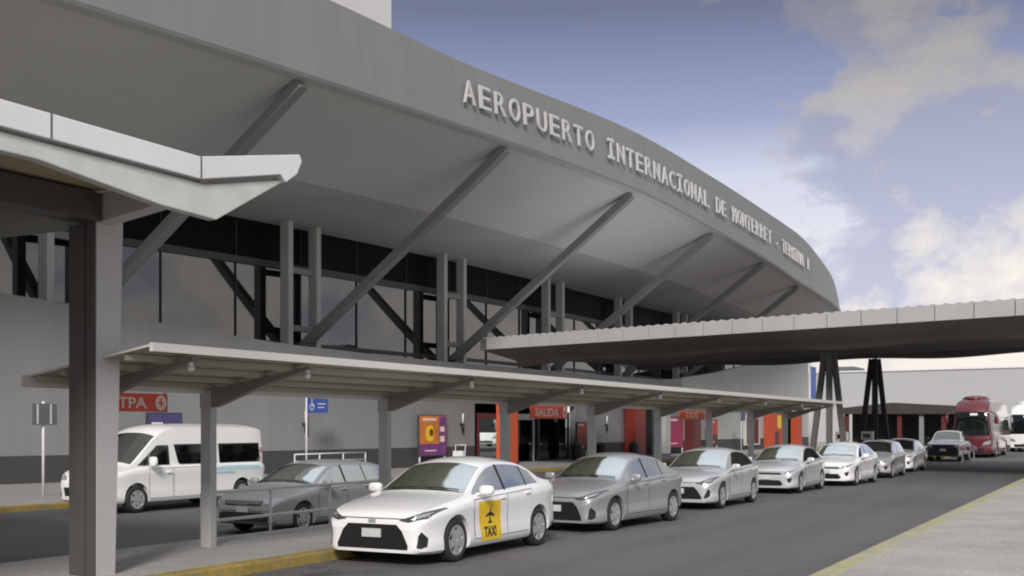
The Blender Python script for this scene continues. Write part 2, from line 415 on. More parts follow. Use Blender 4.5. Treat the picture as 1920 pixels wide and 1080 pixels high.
# ------------------------------------------------------------------ ground
ZL = -.2      # back lane
ZW = -.05     # terminal pavement
def sheet(name, x0, x1, y0, y1, z, m, n=1):
    mb = MB(); mb.add([(x0,y0,z),(x1,y0,z),(x1,y1,z),(x0,y1,z)], [(0,1,2,3)]); return struct(name, mb, m)
sheet('ground', -3000, 3000, -3000, 3000, -.34, M['earth'])
b = MB(); b.box(-60, 400, 3.6, 10.62, -.4, 0); struct('road', b, M['asphalt'])
b = MB(); b.box(-60, 400, 13.6, 25.5, -.6, ZL); struct('back_road', b, M['asphalt2'])
b = MB(); b.box(-60, 140, 10.90, 13.6, -.5, .15); struct('island_pavement', b, M['concrete_walk'], bevel=.02)
b = MB(); b.box(-60, 140, 10.62, 10.898, -.5, .153); struct('island_kerb', b, M['yellow_kerb'], bevel=.03)
b = MB(); b.box(-60, 170, 25.80, 60, -.5, ZW); struct('terminal_pavement', b, M['concrete_light'])
b = MB(); b.box(-60, 170, 25.5, 25.798, -.5, ZW+.004); struct('terminal_kerb', b, M['yellow_kerb'], bevel=.03)
b = MB(); b.box(-60, 400, -60, 3.30, -.5, .15); struct('near_pavement', b, M['concrete_pale'])
b = MB(); b.box(-60, 400, 3.302, 3.6, -.5, .153); struct('near_kerb', b, M['yellow_worn'], bevel=.03)

# ------------------------------------------------------------------ terminal
def Ye(X): return 22.75+(X-69)**2/(506 if X < 69 else 690)
Hb = curve([(8,14.0),(32,14.1),(56,14.3),(69,13.96),(81,13.7),(93.5,13.4),(105,13.5),(118,13.75),(125,13.8)])
Hf = curve([(8,3.15),(32,3.1),(42,2.75),(56,3.1),(69,3.3),(81,3.5),(93.5,3.9),(105,3.35),(116,2.5),(121,1.45),(125,.13)])
def Yg(X): return Ye(X)+11.5 if X < 80 else Ye(80)+11.5
zg = 11.4
Yw = curve([(8,40.5),(18,37.6),(28,35.5),(32,34.7),(44,32.6),(56.6,31.7),(75,31.0),(95,30.5),(121,29.8)])
Zp = curve([(8,7.4),(28,6.75),(36,6.0),(42,5.6),(55,5.4),(80,5.45),(90,6.15),(107,8.1),(121,9.4)])
term = thing('terminal_building', 'long grey airport terminal with sweeping curved roof, raking struts and dark upper glazing', 'terminal', (60,40,0))
TL = Vector((-60,-40,0))
def tpart(mb, name, mats, parent=None, **k):
    o = mb.build(name, mats, term if parent is None else parent, **k)
    if parent is None: o.location = TL
    return o
XS = [8+i*1.5 for i in range(77)]+[123.3,124.2,125]
b = MB(); b.rows([[(X,Ye(X),Hb(X)),(X,Ye(X)-.05,Hb(X)+.12),(X,Ye(X)+.12,Hb(X)+Hf(X))] for X in XS], 0)
fascia = tpart(b, 'fascia', M['fascia'], recalc=False)
for i in range(19):
    X = 12.3+6.03*i
    if Hf(X) < 1: continue
    b = MB(); b.bar((X,Ye(X)-.052,Hb(X)+.14), (X,Ye(X)+.115,Hb(X)+Hf(X)-.01), .03, .006, up=(0,1,0)); b.build('fascia_joint', M['strut'], fascia)
b = MB(); b.rows([[(X,Ye(X),Hb(X)),(X,Ye(X)+.5,Hb(X)-.02),(X,Ye(X)+5.4,12.0 if X < 80 else 12.0-(X-80)*.004),(X,Yg(X)+.4,zg),(X,Yg(X)+6,zg-.2)] for X in XS], 0)
tpart(b, 'soffit', M['soffit'], recalc=False)
b = MB(); b.rows([[(X,Ye(X)+.12,Hb(X)+Hf(X)),(X,Ye(X)+12,Hb(X)+Hf(X)*.8+.6),(X,Ye(X)+45,Hb(X)+.5),(X,Ye(X)+45,0)] for X in XS], 0)
b.add([(125,Ye(125),Hb(125)),(125,Ye(125)+45,Hb(125)),(125,Ye(125)+45,11),(125,Yg(120)+3,11)], [(0,1,2,3)])
tpart(b, 'roof', M['fascia'])
# glazing and its mullions
GX = [8+i*1.0 for i in range(113)]
b = MB(); b.rows([[(X,Yg(X)-.03,9.58),(X,Yg(X)-.03,zg+.1)] for X in GX if X <= 119], 0, True)
tpart(b, 'upper_panel', M['dark_panel'])
b = MB(); b.rows([[(X,Yg(X),4.6),(X,Yg(X),9.579)] for X in GX if X <= 119], 0, True)
glz = tpart(b, 'glazing', M['curtain_glass'])
b = MB()
for i, X in enumerate([8+i*4.1 for i in range(27)]):
    b.box(X-.018, X+.018, Yg(X)-.07, Yg(X)+.02, 4.8, zg-.05)
for z, h in ((9.55,.16),(5.9,.10)):
    b.rows([[(X,Yg(X)-.10,z-h),(X,Yg(X)-.10,z+h),(X,Yg(X)+.0,z+h),(X,Yg(X)+.0,z-h)] for X in GX if X <= 119], 0, closed=True)
b.build('mullion', M['mullion'], glz)
# raking struts and column pairs
for X in (19.7,32,44.3,56.6,68.9,81.2,93.5):
    b = MB(); b.bar((X+.7,Ye(X+.7)+.35,Hb(X+.7)-.12), (X+.1,Ye(X)+10.9 if X < 80 else Ye(80)+10.9,5.75), .40, .44, up=(1,0,0))
    tpart(b, 'strut', M['strut'], bevel=.03)
    b = MB(); yb = Ye(X)+10.9 if X < 80 else Ye(80)+10.9; b.box(X-.35, X+.55, yb-.45, yb+.3, 5.0, 5.75); tpart(b, 'strut_shoe', M['mullion'], bevel=.03)
    for dx in (-1.25,.85):
        b = MB(); y = Yg(X)-.75
        b.box(X+dx-.17, X+dx+.17, y-.25, y+.25, 4.9, zg+.12); tpart(b, 'column', M['column'], bevel=.02)
    y = Yg(X)-.75
    for z in (6.6,9.3): 
        b = MB(); b.box(X-1.08, X+.68, y-.1, y+.1, z-.14, z+.14); tpart(b, 'column_brace', M['strut'])
# ground-floor wall with openings
OPEN = [(55.4,67.3,3.3),(76.9,79.4,3.2),(106.4,117.6,3.4)]
def strip(mb, X0, X1, z0, zt, off=0.0, th=.4, mi=0):
    n = max(1, int((X1-X0)/1.5)); rows = []
    for i in range(n+1):
        X = X0+(X1-X0)*i/n; y = Yw(X)+off; t = zt(X) if callable(zt) else zt
        rows.append([(X,y,z0),(X,y,t),(X,y+th,t),(X,y+th,z0)])
    mb.rows(rows, mi, closed=True, caps=True)
b = MB(); p = MB(); x = 8
for a, c, h in OPEN+[(121,121,0)]:
    if x > 79 and a < 121:
        strip(b, x, 85.5, -.3, Zp); wf = MB(); strip(wf, 85.501, 121, 3.405, Zp); strip(wf, 85.501, a, -.3, 3.4); strip(wf, c, 121, -.3, 3.4)
        tpart(wf, 'wing_wall', M['wall_far'])
    elif a < 121: strip(b, x, a, -.3, Zp)
    strip(p, x, a, -.3, .95, off=-.03, th=.028)
    if c > a and a < 100: strip(b, a+.001, c-.001, h, Zp)
    x = c
lw = tpart(b, 'ground_floor_wall', M['wall'])
p.build('plinth', M['plinth'], lw)
b = MB(); b.rows([[(X,Yw(X)+.4,5.0),(X,Yg(X),5.0)] for X in XS if X <= 119]); tpart(b, 'terrace', M['wall'])
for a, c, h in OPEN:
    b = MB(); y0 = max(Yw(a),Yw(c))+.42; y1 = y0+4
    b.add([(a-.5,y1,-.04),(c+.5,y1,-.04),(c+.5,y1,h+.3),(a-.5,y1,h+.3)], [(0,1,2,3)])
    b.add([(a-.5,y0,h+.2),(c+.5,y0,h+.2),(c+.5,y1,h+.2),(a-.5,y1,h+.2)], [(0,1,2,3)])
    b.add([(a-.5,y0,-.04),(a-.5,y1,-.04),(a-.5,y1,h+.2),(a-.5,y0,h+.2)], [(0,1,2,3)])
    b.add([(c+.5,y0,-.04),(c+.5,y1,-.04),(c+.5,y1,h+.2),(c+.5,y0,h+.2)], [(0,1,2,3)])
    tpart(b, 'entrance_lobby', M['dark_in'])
# entrance doors (framed glass) of the first and third entrances
def door_frame(X0, X1, z1, m):
    b = MB(); y = max(Yw(X0),Yw(X1))+.15
    for X in (X0,X1): b.box(X-.07, X+.07, y-.06, y+.06, ZW, z1)
    b.box(X0+.071, X1-.071, y-.06, y+.06, z1-.35, z1)
    o = tpart(b, 'door_frame', m)
    g = MB(); g.add([(X0,y,ZW),(X1,y,ZW),(X1,y,z1-.3),(X0,y,z1-.3)], [(0,1,2,3)]); g.build('door_glass', M['car_glass'], o)
door_frame(56.0, 58.4, 2.75, M['maroon']); door_frame(59.7, 62.3, 2.75, M['frame_light']); door_frame(62.7, 66.9, 2.9, M['mullion'])
door_frame(107.4, 109.9, 3.0, M['frame_light'])
b = MB(); y = 30.15
for x0, x1, z0, z1 in ((100.2,100.4,.35,2.9),(104.3,104.5,.35,2.9),(100.401,104.299,2.7,2.9),(100.401,104.299,.35,.5),(102.2,102.35,.501,2.699)): b.box(x0,x1,y-.06,y+.4,z0,z1)
sw = tpart(b, 'shop_window', M['frame_light'])
b = MB(); b.box(100.4,104.3,y,y+.05,.5,2.7); b.build('pane', M['maroon'], sw)
# rooftop block behind the fascia
b = MB(); b.box(30, 47.7, 32, 46, 12.5, 24.5); tpart(b, 'rooftop_block', M['block'], bevel=.05)
# raised lettering along the fascia
sign = thing('fascia_lettering', 'pale raised capital letters spelling the airport name along the curved fascia', 'sign', (69,22.7,15))
SENT = 'AEROPUERTO INTERNACIONAL DE MONTERREY - TERMINAL A'
for i, ch in enumerate(SENT):
    if ch == ' ': continue
    X = 41.6+54.7*i/49; hh = 1.02
    v, f = text_mb(ch, hh/.727, .04, .001)
    xs = [q[0] for q in v]; wd = max(xs)-min(xs); cx = (max(xs)+min(xs))/2
    tw = {'I':wd,'-':.45}.get(ch, .80); k = tw/wd
    mb = MB(); mb.add([((q[0]-cx)*k, -q[2], q[1]) for q in v], f)
    if ch == 'I':
        for z in (.075, hh-.075): mb.box(-.30, .30, -.05, .05, z-.075, z+.075)
    zb_ = Hb(X)+(1.02 if X < 60 else 1.02+(X-60)*.012)
    slope = math.atan2(Ye(X+.5)-Ye(X-.5), 1)
    o = mb.build('letter', M['letter'], sign, recalc=True)
    tilt = math.atan2(.17, Hf(X)-.12)
    yy = Ye(X)-.05+.17*(zb_-Hb(X)-.12)/(Hf(X)-.12)-.16
    o.location = Vector((X, yy, zb_))-Vector((69,22.7,15))
    o.rotation_euler = (-tilt, math.atan2(-(Hb(X+.5)-Hb(X-.5)),1), slope)
# long roof antenna pole is not modelled: nothing of it shows

# ------------------------------------------------------------------ near canopy with its pillar
can = thing('entrance_canopy', 'near canopy with white upturned edge over concrete girder on a tapered grey pillar', 'canopy', (10.3,11.3,.15))
CL = Vector((-10.3,-11.3,-.15))
def cpart(mb, name, m, **k):
    o = mb.build(name, m, can, **k); o.location = CL; return o
Y0, Y1 = 9.5, 30.0
b = MB(); b.prism([(-8,4.62),(7.98,4.62),(9.6,4.45),(10.5,4.42),(11.70,5.08),(11.66,5.10),(10.32,4.80),(10.1,4.80),(-8,4.80)], Y0, Y0+.14)
cpart(b, 'end_girder', M['concrete'], bevel=.015)
b = MB(); b.prism([(-8,4.835),(10.19,4.835),(11.60,5.155),(11.70,5.075),(11.92,5.22),(12.02,5.40),(11.97,5.48),(10.17,5.09),(-8,5.09)], Y0-.06, Y0+.16)
tr = cpart(b, 'fascia_trim', M['white_trim'], bevel=.01)
b = MB()
for X in (8.08,10.18,6.0,3.9):
    b.box(X-.012, X+.012, Y0-.064, Y0-.061, 4.84, 5.09)
b.build('trim_joint', M['sign_back'], tr)
b = MB(); b.prism([(-8,4.90),(10.3,4.90),(11.85,5.26),(11.85,5.33),(10.3,4.98),(-8,4.98)], Y0+.162, Y1)
cpart(b, 'roof_deck', M['deck_tan'])
b = MB(); b.prism([(9.85,4.50),(10.55,4.50),(10.62,4.88),(9.75,4.88)], 11.56, Y1); cpart(b, 'edge_girder', M['shed_beam'])
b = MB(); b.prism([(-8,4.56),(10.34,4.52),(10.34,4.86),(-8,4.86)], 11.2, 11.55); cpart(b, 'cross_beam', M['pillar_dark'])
b = MB(); b.rows([[(x,11.28,4.52),(x,11.28,4.88),(x,9.65,4.88),(x,9.65,4.74)] for x in (10.37,10.62)], closed=True, caps=True); cpart(b, 'bracket', M['pillar'])
# tapered pillar: recessed face towards -x
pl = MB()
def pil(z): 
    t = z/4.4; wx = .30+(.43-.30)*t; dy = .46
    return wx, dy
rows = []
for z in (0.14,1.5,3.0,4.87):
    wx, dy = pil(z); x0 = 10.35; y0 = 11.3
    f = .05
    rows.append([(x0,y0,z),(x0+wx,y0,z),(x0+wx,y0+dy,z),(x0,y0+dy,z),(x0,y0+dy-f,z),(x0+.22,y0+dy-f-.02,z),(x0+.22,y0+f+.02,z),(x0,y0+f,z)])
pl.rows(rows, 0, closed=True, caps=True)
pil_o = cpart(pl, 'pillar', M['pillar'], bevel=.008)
b = MB(); b.box(10.332, 10.347, 11.303, 11.757, .16, 4.86); b.box(10.318, 10.331, 11.47, 11.60, .16, 4.86); b.build('side_shade_panel', M['pillar_dark'], pil_o)  # added dark panel: shade of the -x face put into its colour

# ------------------------------------------------------------------ walkway shelter on the island
shl = thing('walkway_shelter', 'long low cantilever shelter with pale roof sheets and grey posts on the island', 'shelter', (30,12.6,.15))
SL = Vector((-30,-12.6,-.15))
def spart(mb, name, m, **k):
    o = mb.build(name, m, shl, **k); o.location = SL; return o
XA, XB = 10.45, 48.0
def zr(y): return 3.0-(y-10.5)*.155
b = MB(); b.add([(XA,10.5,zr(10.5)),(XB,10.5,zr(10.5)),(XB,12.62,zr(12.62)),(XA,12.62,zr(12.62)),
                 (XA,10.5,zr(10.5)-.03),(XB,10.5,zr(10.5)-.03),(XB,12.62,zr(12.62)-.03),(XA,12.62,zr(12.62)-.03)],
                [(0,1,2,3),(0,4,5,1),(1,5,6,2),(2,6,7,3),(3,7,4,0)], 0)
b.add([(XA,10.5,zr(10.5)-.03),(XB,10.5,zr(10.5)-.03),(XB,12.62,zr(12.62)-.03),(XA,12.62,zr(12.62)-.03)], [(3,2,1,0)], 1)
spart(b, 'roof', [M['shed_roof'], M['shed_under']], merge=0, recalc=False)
b = MB(); b.box(XA-.02, XB+.02, 10.43, 10.495, zr(10.5)-.09, zr(10.5)+.015); spart(b, 'edge_trim', M['shed_roof'])
b = MB(); b.box(XA-.02, XB+.02, 12.625, 12.74, zr(12.62)-.16, zr(12.62)-.005); spart(b, 'gutter', M['shed_roof'])
for y in (10.95,11.5,12.05,12.5):
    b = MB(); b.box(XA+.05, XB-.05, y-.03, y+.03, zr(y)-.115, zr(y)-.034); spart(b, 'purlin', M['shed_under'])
POSTS = [11.35]+[13.75+4.8*k for k in range(8)]
for X in POSTS:
    b = MB(); b.box(X-.07, X+.07, 12.5, 12.7, .14, 2.56); spart(b, 'post', M['shed_post'], bevel=.01)
    b = MB()
    prof = [(12.72,2.52),(12.72,2.28),(12.42,2.30),(11.6,2.58),(10.62,2.84),(10.62,2.88),(12.72,2.54)]
    b.rows([[(X-.06,y,z) for y, z in prof],[(X+.06,y,z) for y, z in prof]], closed=True, caps=True)
    spart(b, 'beam', M['shed_beam'])
    b = MB(); b.tube((X,10.7,2.78), (X,10.7,2.86), .03); b.ellipsoid((X,10.7,2.745), (.048,.048,.04)); spart(b, 'lamp', M['white_sign'])

# ------------------------------------------------------------------ far canopy bridging the road
far = thing('road_canopy', 'dark-bellied canopy with white panelled edge crossing the road beyond the taxis', 'canopy', (52.5,12,0))
E1 = Vector((.268,.9634,0)); E2 = Vector((.9634,-.268,0)); O = Vector((45.05,0,0))
def FC(a, v, z): return O+E2*a+E1*v+Vector((0,0,z))
FL = Vector((-52.5,-12,0))
def fpart(mb, name, m, **k):
    o = mb.build(name, m, far, **k); o.location = FL; return o
VA, VB = -14.0, 31.5
def fbox(mb, a0, a1, v0, v1, z0, z1, mi=0):
    vs = [FC(a,v,z) for z in (z0,z1) for a, v in ((a0,v0),(a1,v0),(a1,v1),(a0,v1))]
    mb.add(vs, [(3,2,1,0),(4,5,6,7),(0,1,5,4),(1,2,6,5),(2,3,7,6),(3,0,4,7)], mi)
PV = [VA+1.5*i for i in range(int((VB-VA)/1.5)+1)]
for i in range(len(PV)-1):
    b = MB(); fbox(b, -.05, .02, PV[i]+.02, PV[i+1]-.02, 6.02, 6.62); fpart(b, 'edge_panel', M['panel_grey'])
b = MB(); fbox(b, .03, .12, VA, VB, 6.0, 6.60)
fpart(b, 'edge_frame', M['sign_back'])
b = MB(); rows = []
for k in range(int((VB-VA)/.5)):
    v = VA+.5*k
    for dv, z in ((0,6.625),(.06,6.67),(.19,6.67),(.25,6.625)): rows.append([FC(.05,v+dv,6.605),FC(.05,v+dv,z),FC(.22,v+dv,z),FC(.22,v+dv,6.605)])
b.rows(rows, 0, closed=True, caps=True)
fpart(b, 'roof_rib', M['panel_grey'])
b = MB(); n = 76; rows = []
for i in range(n+1):
    v = VA+(VB-VA)*i/n
    sag = .05*math.cos(2*math.pi*(v-12.5)/9.5)
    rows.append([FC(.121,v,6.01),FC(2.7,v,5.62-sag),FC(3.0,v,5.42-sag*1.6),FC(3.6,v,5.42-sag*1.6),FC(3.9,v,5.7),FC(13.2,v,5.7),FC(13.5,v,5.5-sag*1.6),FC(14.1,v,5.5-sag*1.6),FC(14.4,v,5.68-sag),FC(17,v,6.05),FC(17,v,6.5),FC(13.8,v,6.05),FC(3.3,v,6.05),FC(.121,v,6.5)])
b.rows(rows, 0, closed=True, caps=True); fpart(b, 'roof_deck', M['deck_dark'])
b = MB(); b.rows([[FC(.23,v,6.56),FC(.23,v,6.6),FC(3.3,v,6.11),FC(13.8,v,6.11),FC(16.9,v,6.56),FC(16.9,v,6.52),FC(13.8,v,6.06),FC(3.3,v,6.06)] for v in (VA+.1,VB-.1)], 0, closed=True, caps=True)
fpart(b, 'roof_bounce_sheet', M['white_trim'])  # unseen white top, added to bounce sunlight up to the soffit
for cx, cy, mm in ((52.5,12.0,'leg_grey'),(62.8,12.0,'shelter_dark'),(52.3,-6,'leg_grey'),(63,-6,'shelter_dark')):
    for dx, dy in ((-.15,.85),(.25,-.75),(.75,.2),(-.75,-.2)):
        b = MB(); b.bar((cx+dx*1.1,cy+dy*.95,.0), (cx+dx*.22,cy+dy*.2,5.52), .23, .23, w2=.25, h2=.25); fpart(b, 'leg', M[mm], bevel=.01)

# ------------------------------------------------------------------ cars
def pgrid(poly, step):
    """2-D polygon cut into cells no larger than step: verts, faces"""
    bm = bmesh.new(); bm.faces.new([bm.verts.new((x,y,0)) for x, y in poly])
    xs = [p[0] for p in poly]; ys = [p[1] for p in poly]
    for ax, lo, hi in ((0,min(xs),max(xs)),(1,min(ys),max(ys))):
        k = math.floor(lo/step)+1
        while k*step < hi:
            c = [0,0,0]; c[ax] = k*step; nn = [0,0,0]; nn[ax] = 1
            bmesh.ops.bisect_plane(bm, geom=bm.verts[:]+bm.edges[:]+bm.faces[:], dist=1e-6, plane_co=c, plane_no=nn); k += 1
    bmesh.ops.triangulate(bm, faces=[f for f in bm.faces if len(f.verts) > 4])
    bm.verts.index_update()
    v = [(q.co.x,q.co.y) for q in bm.verts]; f = [[q.index for q in fc.verts] for fc in bm.faces]; bm.free()
    return v, f
class Shell:
    """car body lofted along x (0 = nose): top, belt, half width and sill as curves of x"""
    def __init__(s, L, top, belt, half, sill, tumble=.42, edge=.05, crown=.08):
        s.L = L; s.top = curve(top); s.belt_ = curve(belt); s.half = curve(half); s.sill = curve(sill)
        s.tumble = tumble; s.edge = edge; s.crown = crown
    def belt(s, x): return min(s.belt_(x), s.top(x)-.015)
    def rail(s, x):
        zt = s.top(x); zb = s.belt(x); h = zt-zb; w = s.half(x)
        return (w-s.edge)-s.tumble*h*(1 if h > .12 else h/.12*.6+.4), zt-min(s.crown, .45*h)
    def section(s, x):
        w = s.half(x); zt = s.top(x); zb = s.belt(x); zs = s.sill(x); yr, zr = s.rail(x)
        P = []
        for q in (0,.2,.4,.6,.75,.88,.96,1.0):
            P.append((yr*q, zt-(zt-zr)*q**2.4))
        for t in (.12,.35,.65,.9): P.append((yr+(w-s.edge-yr)*t, zr+(zb-zr)*t))
        hb = zb-zs
        P += [(w-s.edge, zb), (w-s.edge*.45, zb-.022), (w-s.edge*.15, zb-.05), (w+.002, zb-.13*hb), (w+.003, zb-.18*hb), (w-.010, zb-.30*hb), (w-.018, zb-.48*hb),
              (w-.014, zb-.66*hb), (w-.002, zb-.80*hb), (w-.012, zs+.07*hb), (w-.06, zs), (w*.6, zs-.0), (0, zs)]
        return P
    def loft(s, name):
        xs = [0,.012,.03,.06,.1,.15,.22]; n = int((s.L-.5)/.09); xs += [.3+(s.L-.6)*i/n for i in range(n+1)]
        xs += [s.L-q for q in (.22,.15,.1,.06,.03,.012,0)]
        mb = MB(); rows = []
        for x in xs:
            P = s.section(x); rows.append([(x,y,z) for y, z in P]+[(x,-y,z) for y, z in P[-2:0:-1]])
        mb.rows(rows, 0, True, True)
        for r, rev in ((rows[0],1),(rows[-1],0)):
            n = len(r); h = n//2                      # caps as strips left-right
            fs = [(k,k+1,(n-k-1)%n,(n-k)%n) for k in range(0,h)]
            mb.add(r, [tuple(dict.fromkeys(f)) for f in fs], 0, True)
        return mb
    def side_pt(s, x, z, off=.004, sgn=-1):
        """point on the upper side (glass) plane"""
        w = s.half(x); zb = s.belt(x); yr, zr = s.rail(x)
        t = (z-zb)/(zr-zb); y = (w-s.edge)+(yr-(w-s.edge))*t
        n = Vector((zr-zb, (w-s.edge)-yr)).normalized()
        return (x, sgn*(y+n.x*off), z+n.y*off)
    def side_window(s, x0, x1, m0=.035, m1=.045, off=.004, sgn=-1, lean0=0, lean1=0, nx=14, nz=6):
        rows = []
        for i in range(nx+1):
            u = i/nx; r = []
            for j in range(nz+1):
                t = j/nz; x = x0+(x1-x0)*u+lean0*t*(1-u)+lean1*t*u
                zb = s.belt(x)+m0; zt = s.rail(x)[1]-m1
                if zt < zb+.01: zt = zb+.01
                r.append(s.side_pt(x, zb+(zt-zb)*t, off, sgn))
            rows.append(r)
        return MB().rows(rows, 0, True)
    def top_window(s, x0, x1, q=.93, off=.004, nx=12, ny=14, bow=0.0):
        rows = []
        for i in range(nx+1):
            u = i/nx; r = []
            for j in range(ny+1):
                qq = -q+2*q*j/ny; x = x0+(x1-x0)*u-bow*(1-qq*qq)*(1-u)
                yr, zr = s.rail(x); zt = s.top(x); y = yr*qq; z = zt-(zt-zr)*abs(qq)**2.4
                dz = (s.top(x+.02)-s.top(x-.02))/.04; n = Vector((-dz,0,1)).normalized()
                r.append((x+n.x*off, y, z+n.z*off))
            rows.append(r)
        return MB().rows(rows, 0, True)

def proj(bvh, poly, axis, off, step=.06, sgn=1):
    """polygon projected onto the body. axis 'front': poly (y,z), seen from -x; 'rear'; 'side': poly (x,z) from sgn*y"""
    v, f = pgrid(poly, step); out = []; ok = []
    for a, c in v:
        if axis == 'front': o, d = Vector((-2,a,c)), Vector((1,0,0))
        elif axis == 'rear': o, d = Vector((12 if True else 0,a,c)), Vector((-1,0,0)); 
        else: o, d = Vector((a,sgn*4,c)), Vector((0,-sgn,0))
        if axis == 'rear': o = Vector((20,a,c))
        hit, nrm, _, _ = bvh.ray_cast(o, d)
        if hit is None: out.append((0,0,0)); ok.append(False)
        else:
            if nrm.dot(d) > 0: nrm = -nrm
            out.append(tuple(hit+(nrm-d).normalized()*off)); ok.append(True)
    mb = MB(); mb.add(out, [q for q in f if all(ok[i] for i in q)], 0, True)
    return mb
def mir(poly): return [(-a,c) for a, c in poly][::-1]

def wheel_parts(root, x, y, r, sgn, spokes=5, hub='rim', width=.2, style=0):
    """tyre with rim child; sgn = side the wheel faces"""
    tmb = MB(); w2 = width/2
    prof = [(r*.64,-w2*.75),(r*.70,-w2*.98),(r*.86,-w2*1.05),(r*.97,-w2*.9),(r,-w2*.55),(r,w2*.55),(r*.97,w2*.9),(r*.86,w2*1.05),(r*.70,w2*.98),(r*.64,w2*.75)]
    tmb.lathe_y(prof, 32); tmb.lathe_y([(0.001,w2*.2*sgn),(r*.66,w2*.2*sgn)], 24)
    t = tmb.build('wheel', M['tyre'], root, recalc=False); t.location = (x,y,r)
    rm = MB(); f = sgn*w2
    rm.lathe_y([(r*.69,f*1.0),(r*.66,f*1.03),(r*.60,f*.95),(r*.56,f*.62)], 32)
    rm.lathe_y([(.001,f*.98),(r*.10,f*.98),(r*.15,f*.90),(r*.16,f*.55)], 18)
    n = spokes*2
    for k in range(n):
        a = 2*math.pi*k/n+(.16 if k % 2 else -.16 if style == 0 else 0); ca, sa = math.cos(a), math.sin(a)
        c0 = 2*math.pi*(k//2*2+.5)/n if style == 0 else a
        p = Vector((math.cos(c0)*r*.12, f*.86, math.sin(c0)*r*.12)); q = Vector((ca*r*.62, f*.84, sa*r*.62))
        rm.bar(p, q, .05*r/.31, .03, up=(0,1,0), w2=.066*r/.31)
    rm.build('rim', M[hub], t, recalc=True)
    return t

def cut_arches(mb, name, wheels, ra, depth, paint, root, half, extra=()):
    """wheel arches, then the hollow cabin and the window openings, taken out of the closed body"""
    body = mb.build(name, [paint, M['under']], None, merge=1e-4)
    cu = MB()
    for x, z, r in wheels:
        for sg in (-1,1):
            y0 = sg*(half-depth); y1 = sg*(half+.25)
            cu.lathe_y([(0.0005,min(y0,y1)),(r,min(y0,y1)),(r,max(y0,y1)),(0.0005,max(y0,y1))], 36, 1, (x,0,z), False)
    for c in list(extra)+[cu]:
        cob = c.build('cut', [paint, M['under']], None, merge=1e-4)
        md = body.modifiers.new('b', 'BOOLEAN'); md.operation = 'DIFFERENCE'; md.solver = 'EXACT'; md.object = cob
        me = evaluated(body)
        body.modifiers.clear(); old = body.data; body.data = me; bpy.data.meshes.remove(old)
        bpy.data.objects.remove(cob)
    me = body.data; bpy.data.objects.remove(body); me.name = name
    o = bpy.data.objects.new(name, me); COL.objects.link(o); o.parent = root
    me.materials.clear(); me.materials.append(paint); me.materials.append(M['under'])
    me.set_sharp_from_angle(angle=R(40))
    return o
def border(grid, n0, n1):
    """outline of an n0 x n1 grid of points"""
    g = grid.v; at = lambda a, c: g[a*n1+c]
    return [at(a,0) for a in range(n0)]+[at(n0-1,c) for c in range(1,n1)]+[at(a,n1-1) for a in range(n0-2,-1,-1)]+[at(0,c) for c in range(n1-2,0,-1)]
def cavity(sh, x0, x1, floor, inset=.06):
    rows = []; n = int((x1-x0)/.12)
    for i in range(n+1):
        x = x0+(x1-x0)*i/n; w = sh.half(x); zt = sh.top(x); zb = sh.belt(x); yr, zr = sh.rail(x)
        P = [(0,zt-.05),(yr*.6,zt-.05-(zt-zr)*.25),(yr-inset,zr-.05),(w-sh.edge-inset,min(zb,zr-.055)),(w-.11,min(zb,zr)-.13),(w-.11,floor),(0,floor)]
        rows.append([(x,y,z) for y, z in P]+[(x,-y,z) for y, z in P[-2:0:-1]])
    mb = MB(); mb.rows(rows, 1, closed=True, caps=True); return mb
def side_cut(polys, w=1.4):
    mb = MB()
    for p in polys: mb.prism(p, -w, w, 1)
    return mb
def front_cut(poly, x0, x1):
    n = len(poly); mb = MB()
    mb.add([(x0,y,z) for y, z in poly]+[(x1,y,z) for y, z in poly], [tuple(range(n)), tuple(range(n,2*n))[::-1]]+[(k,k+n,(k+1)%n+n,(k+1)%n) for k in range(n)], 1); return mb

def interior(put, sh, rows_, belt, floor=.45, dash=None, wheel_y=-.36):
    """seats, dashboard and steering wheel seen through the glass"""
    b = MB()
    for xx in rows_:
        w = sh.half(xx)-.30
        for yy in (-w*.62, w*.62):
            b.ellipsoid((xx-.20,yy,floor+.10), (.27,.24,.11), .6); b.ellipsoid((xx+.06,yy,belt-.12), (.09,.23,.34), .6); b.ellipsoid((xx+.10,yy,belt+.30), (.05,.12,.08), .7)
    put(b, 'seats', M['seat'], recalc=True)
    if dash:
        w = sh.half(dash)-.16; b = MB(); b.ellipsoid((dash,0,belt-.13), (.24,w,.14), .45); put(b, 'dashboard', M['black'], recalc=True)
        b = MB(); n = 24
        for k in range(n):
            a0, a1 = 2*math.pi*k/n, 2*math.pi*(k+1)/n
            b.tube((dash+.34+.07*math.sin(a0), wheel_y+.18*math.cos(a0), belt-.02+.17*math.sin(a0)), (dash+.34+.07*math.sin(a1), wheel_y+.18*math.cos(a1), belt-.02+.17*math.sin(a1)), .016, 6)
        put(b, 'steering_wheel', M['black'])

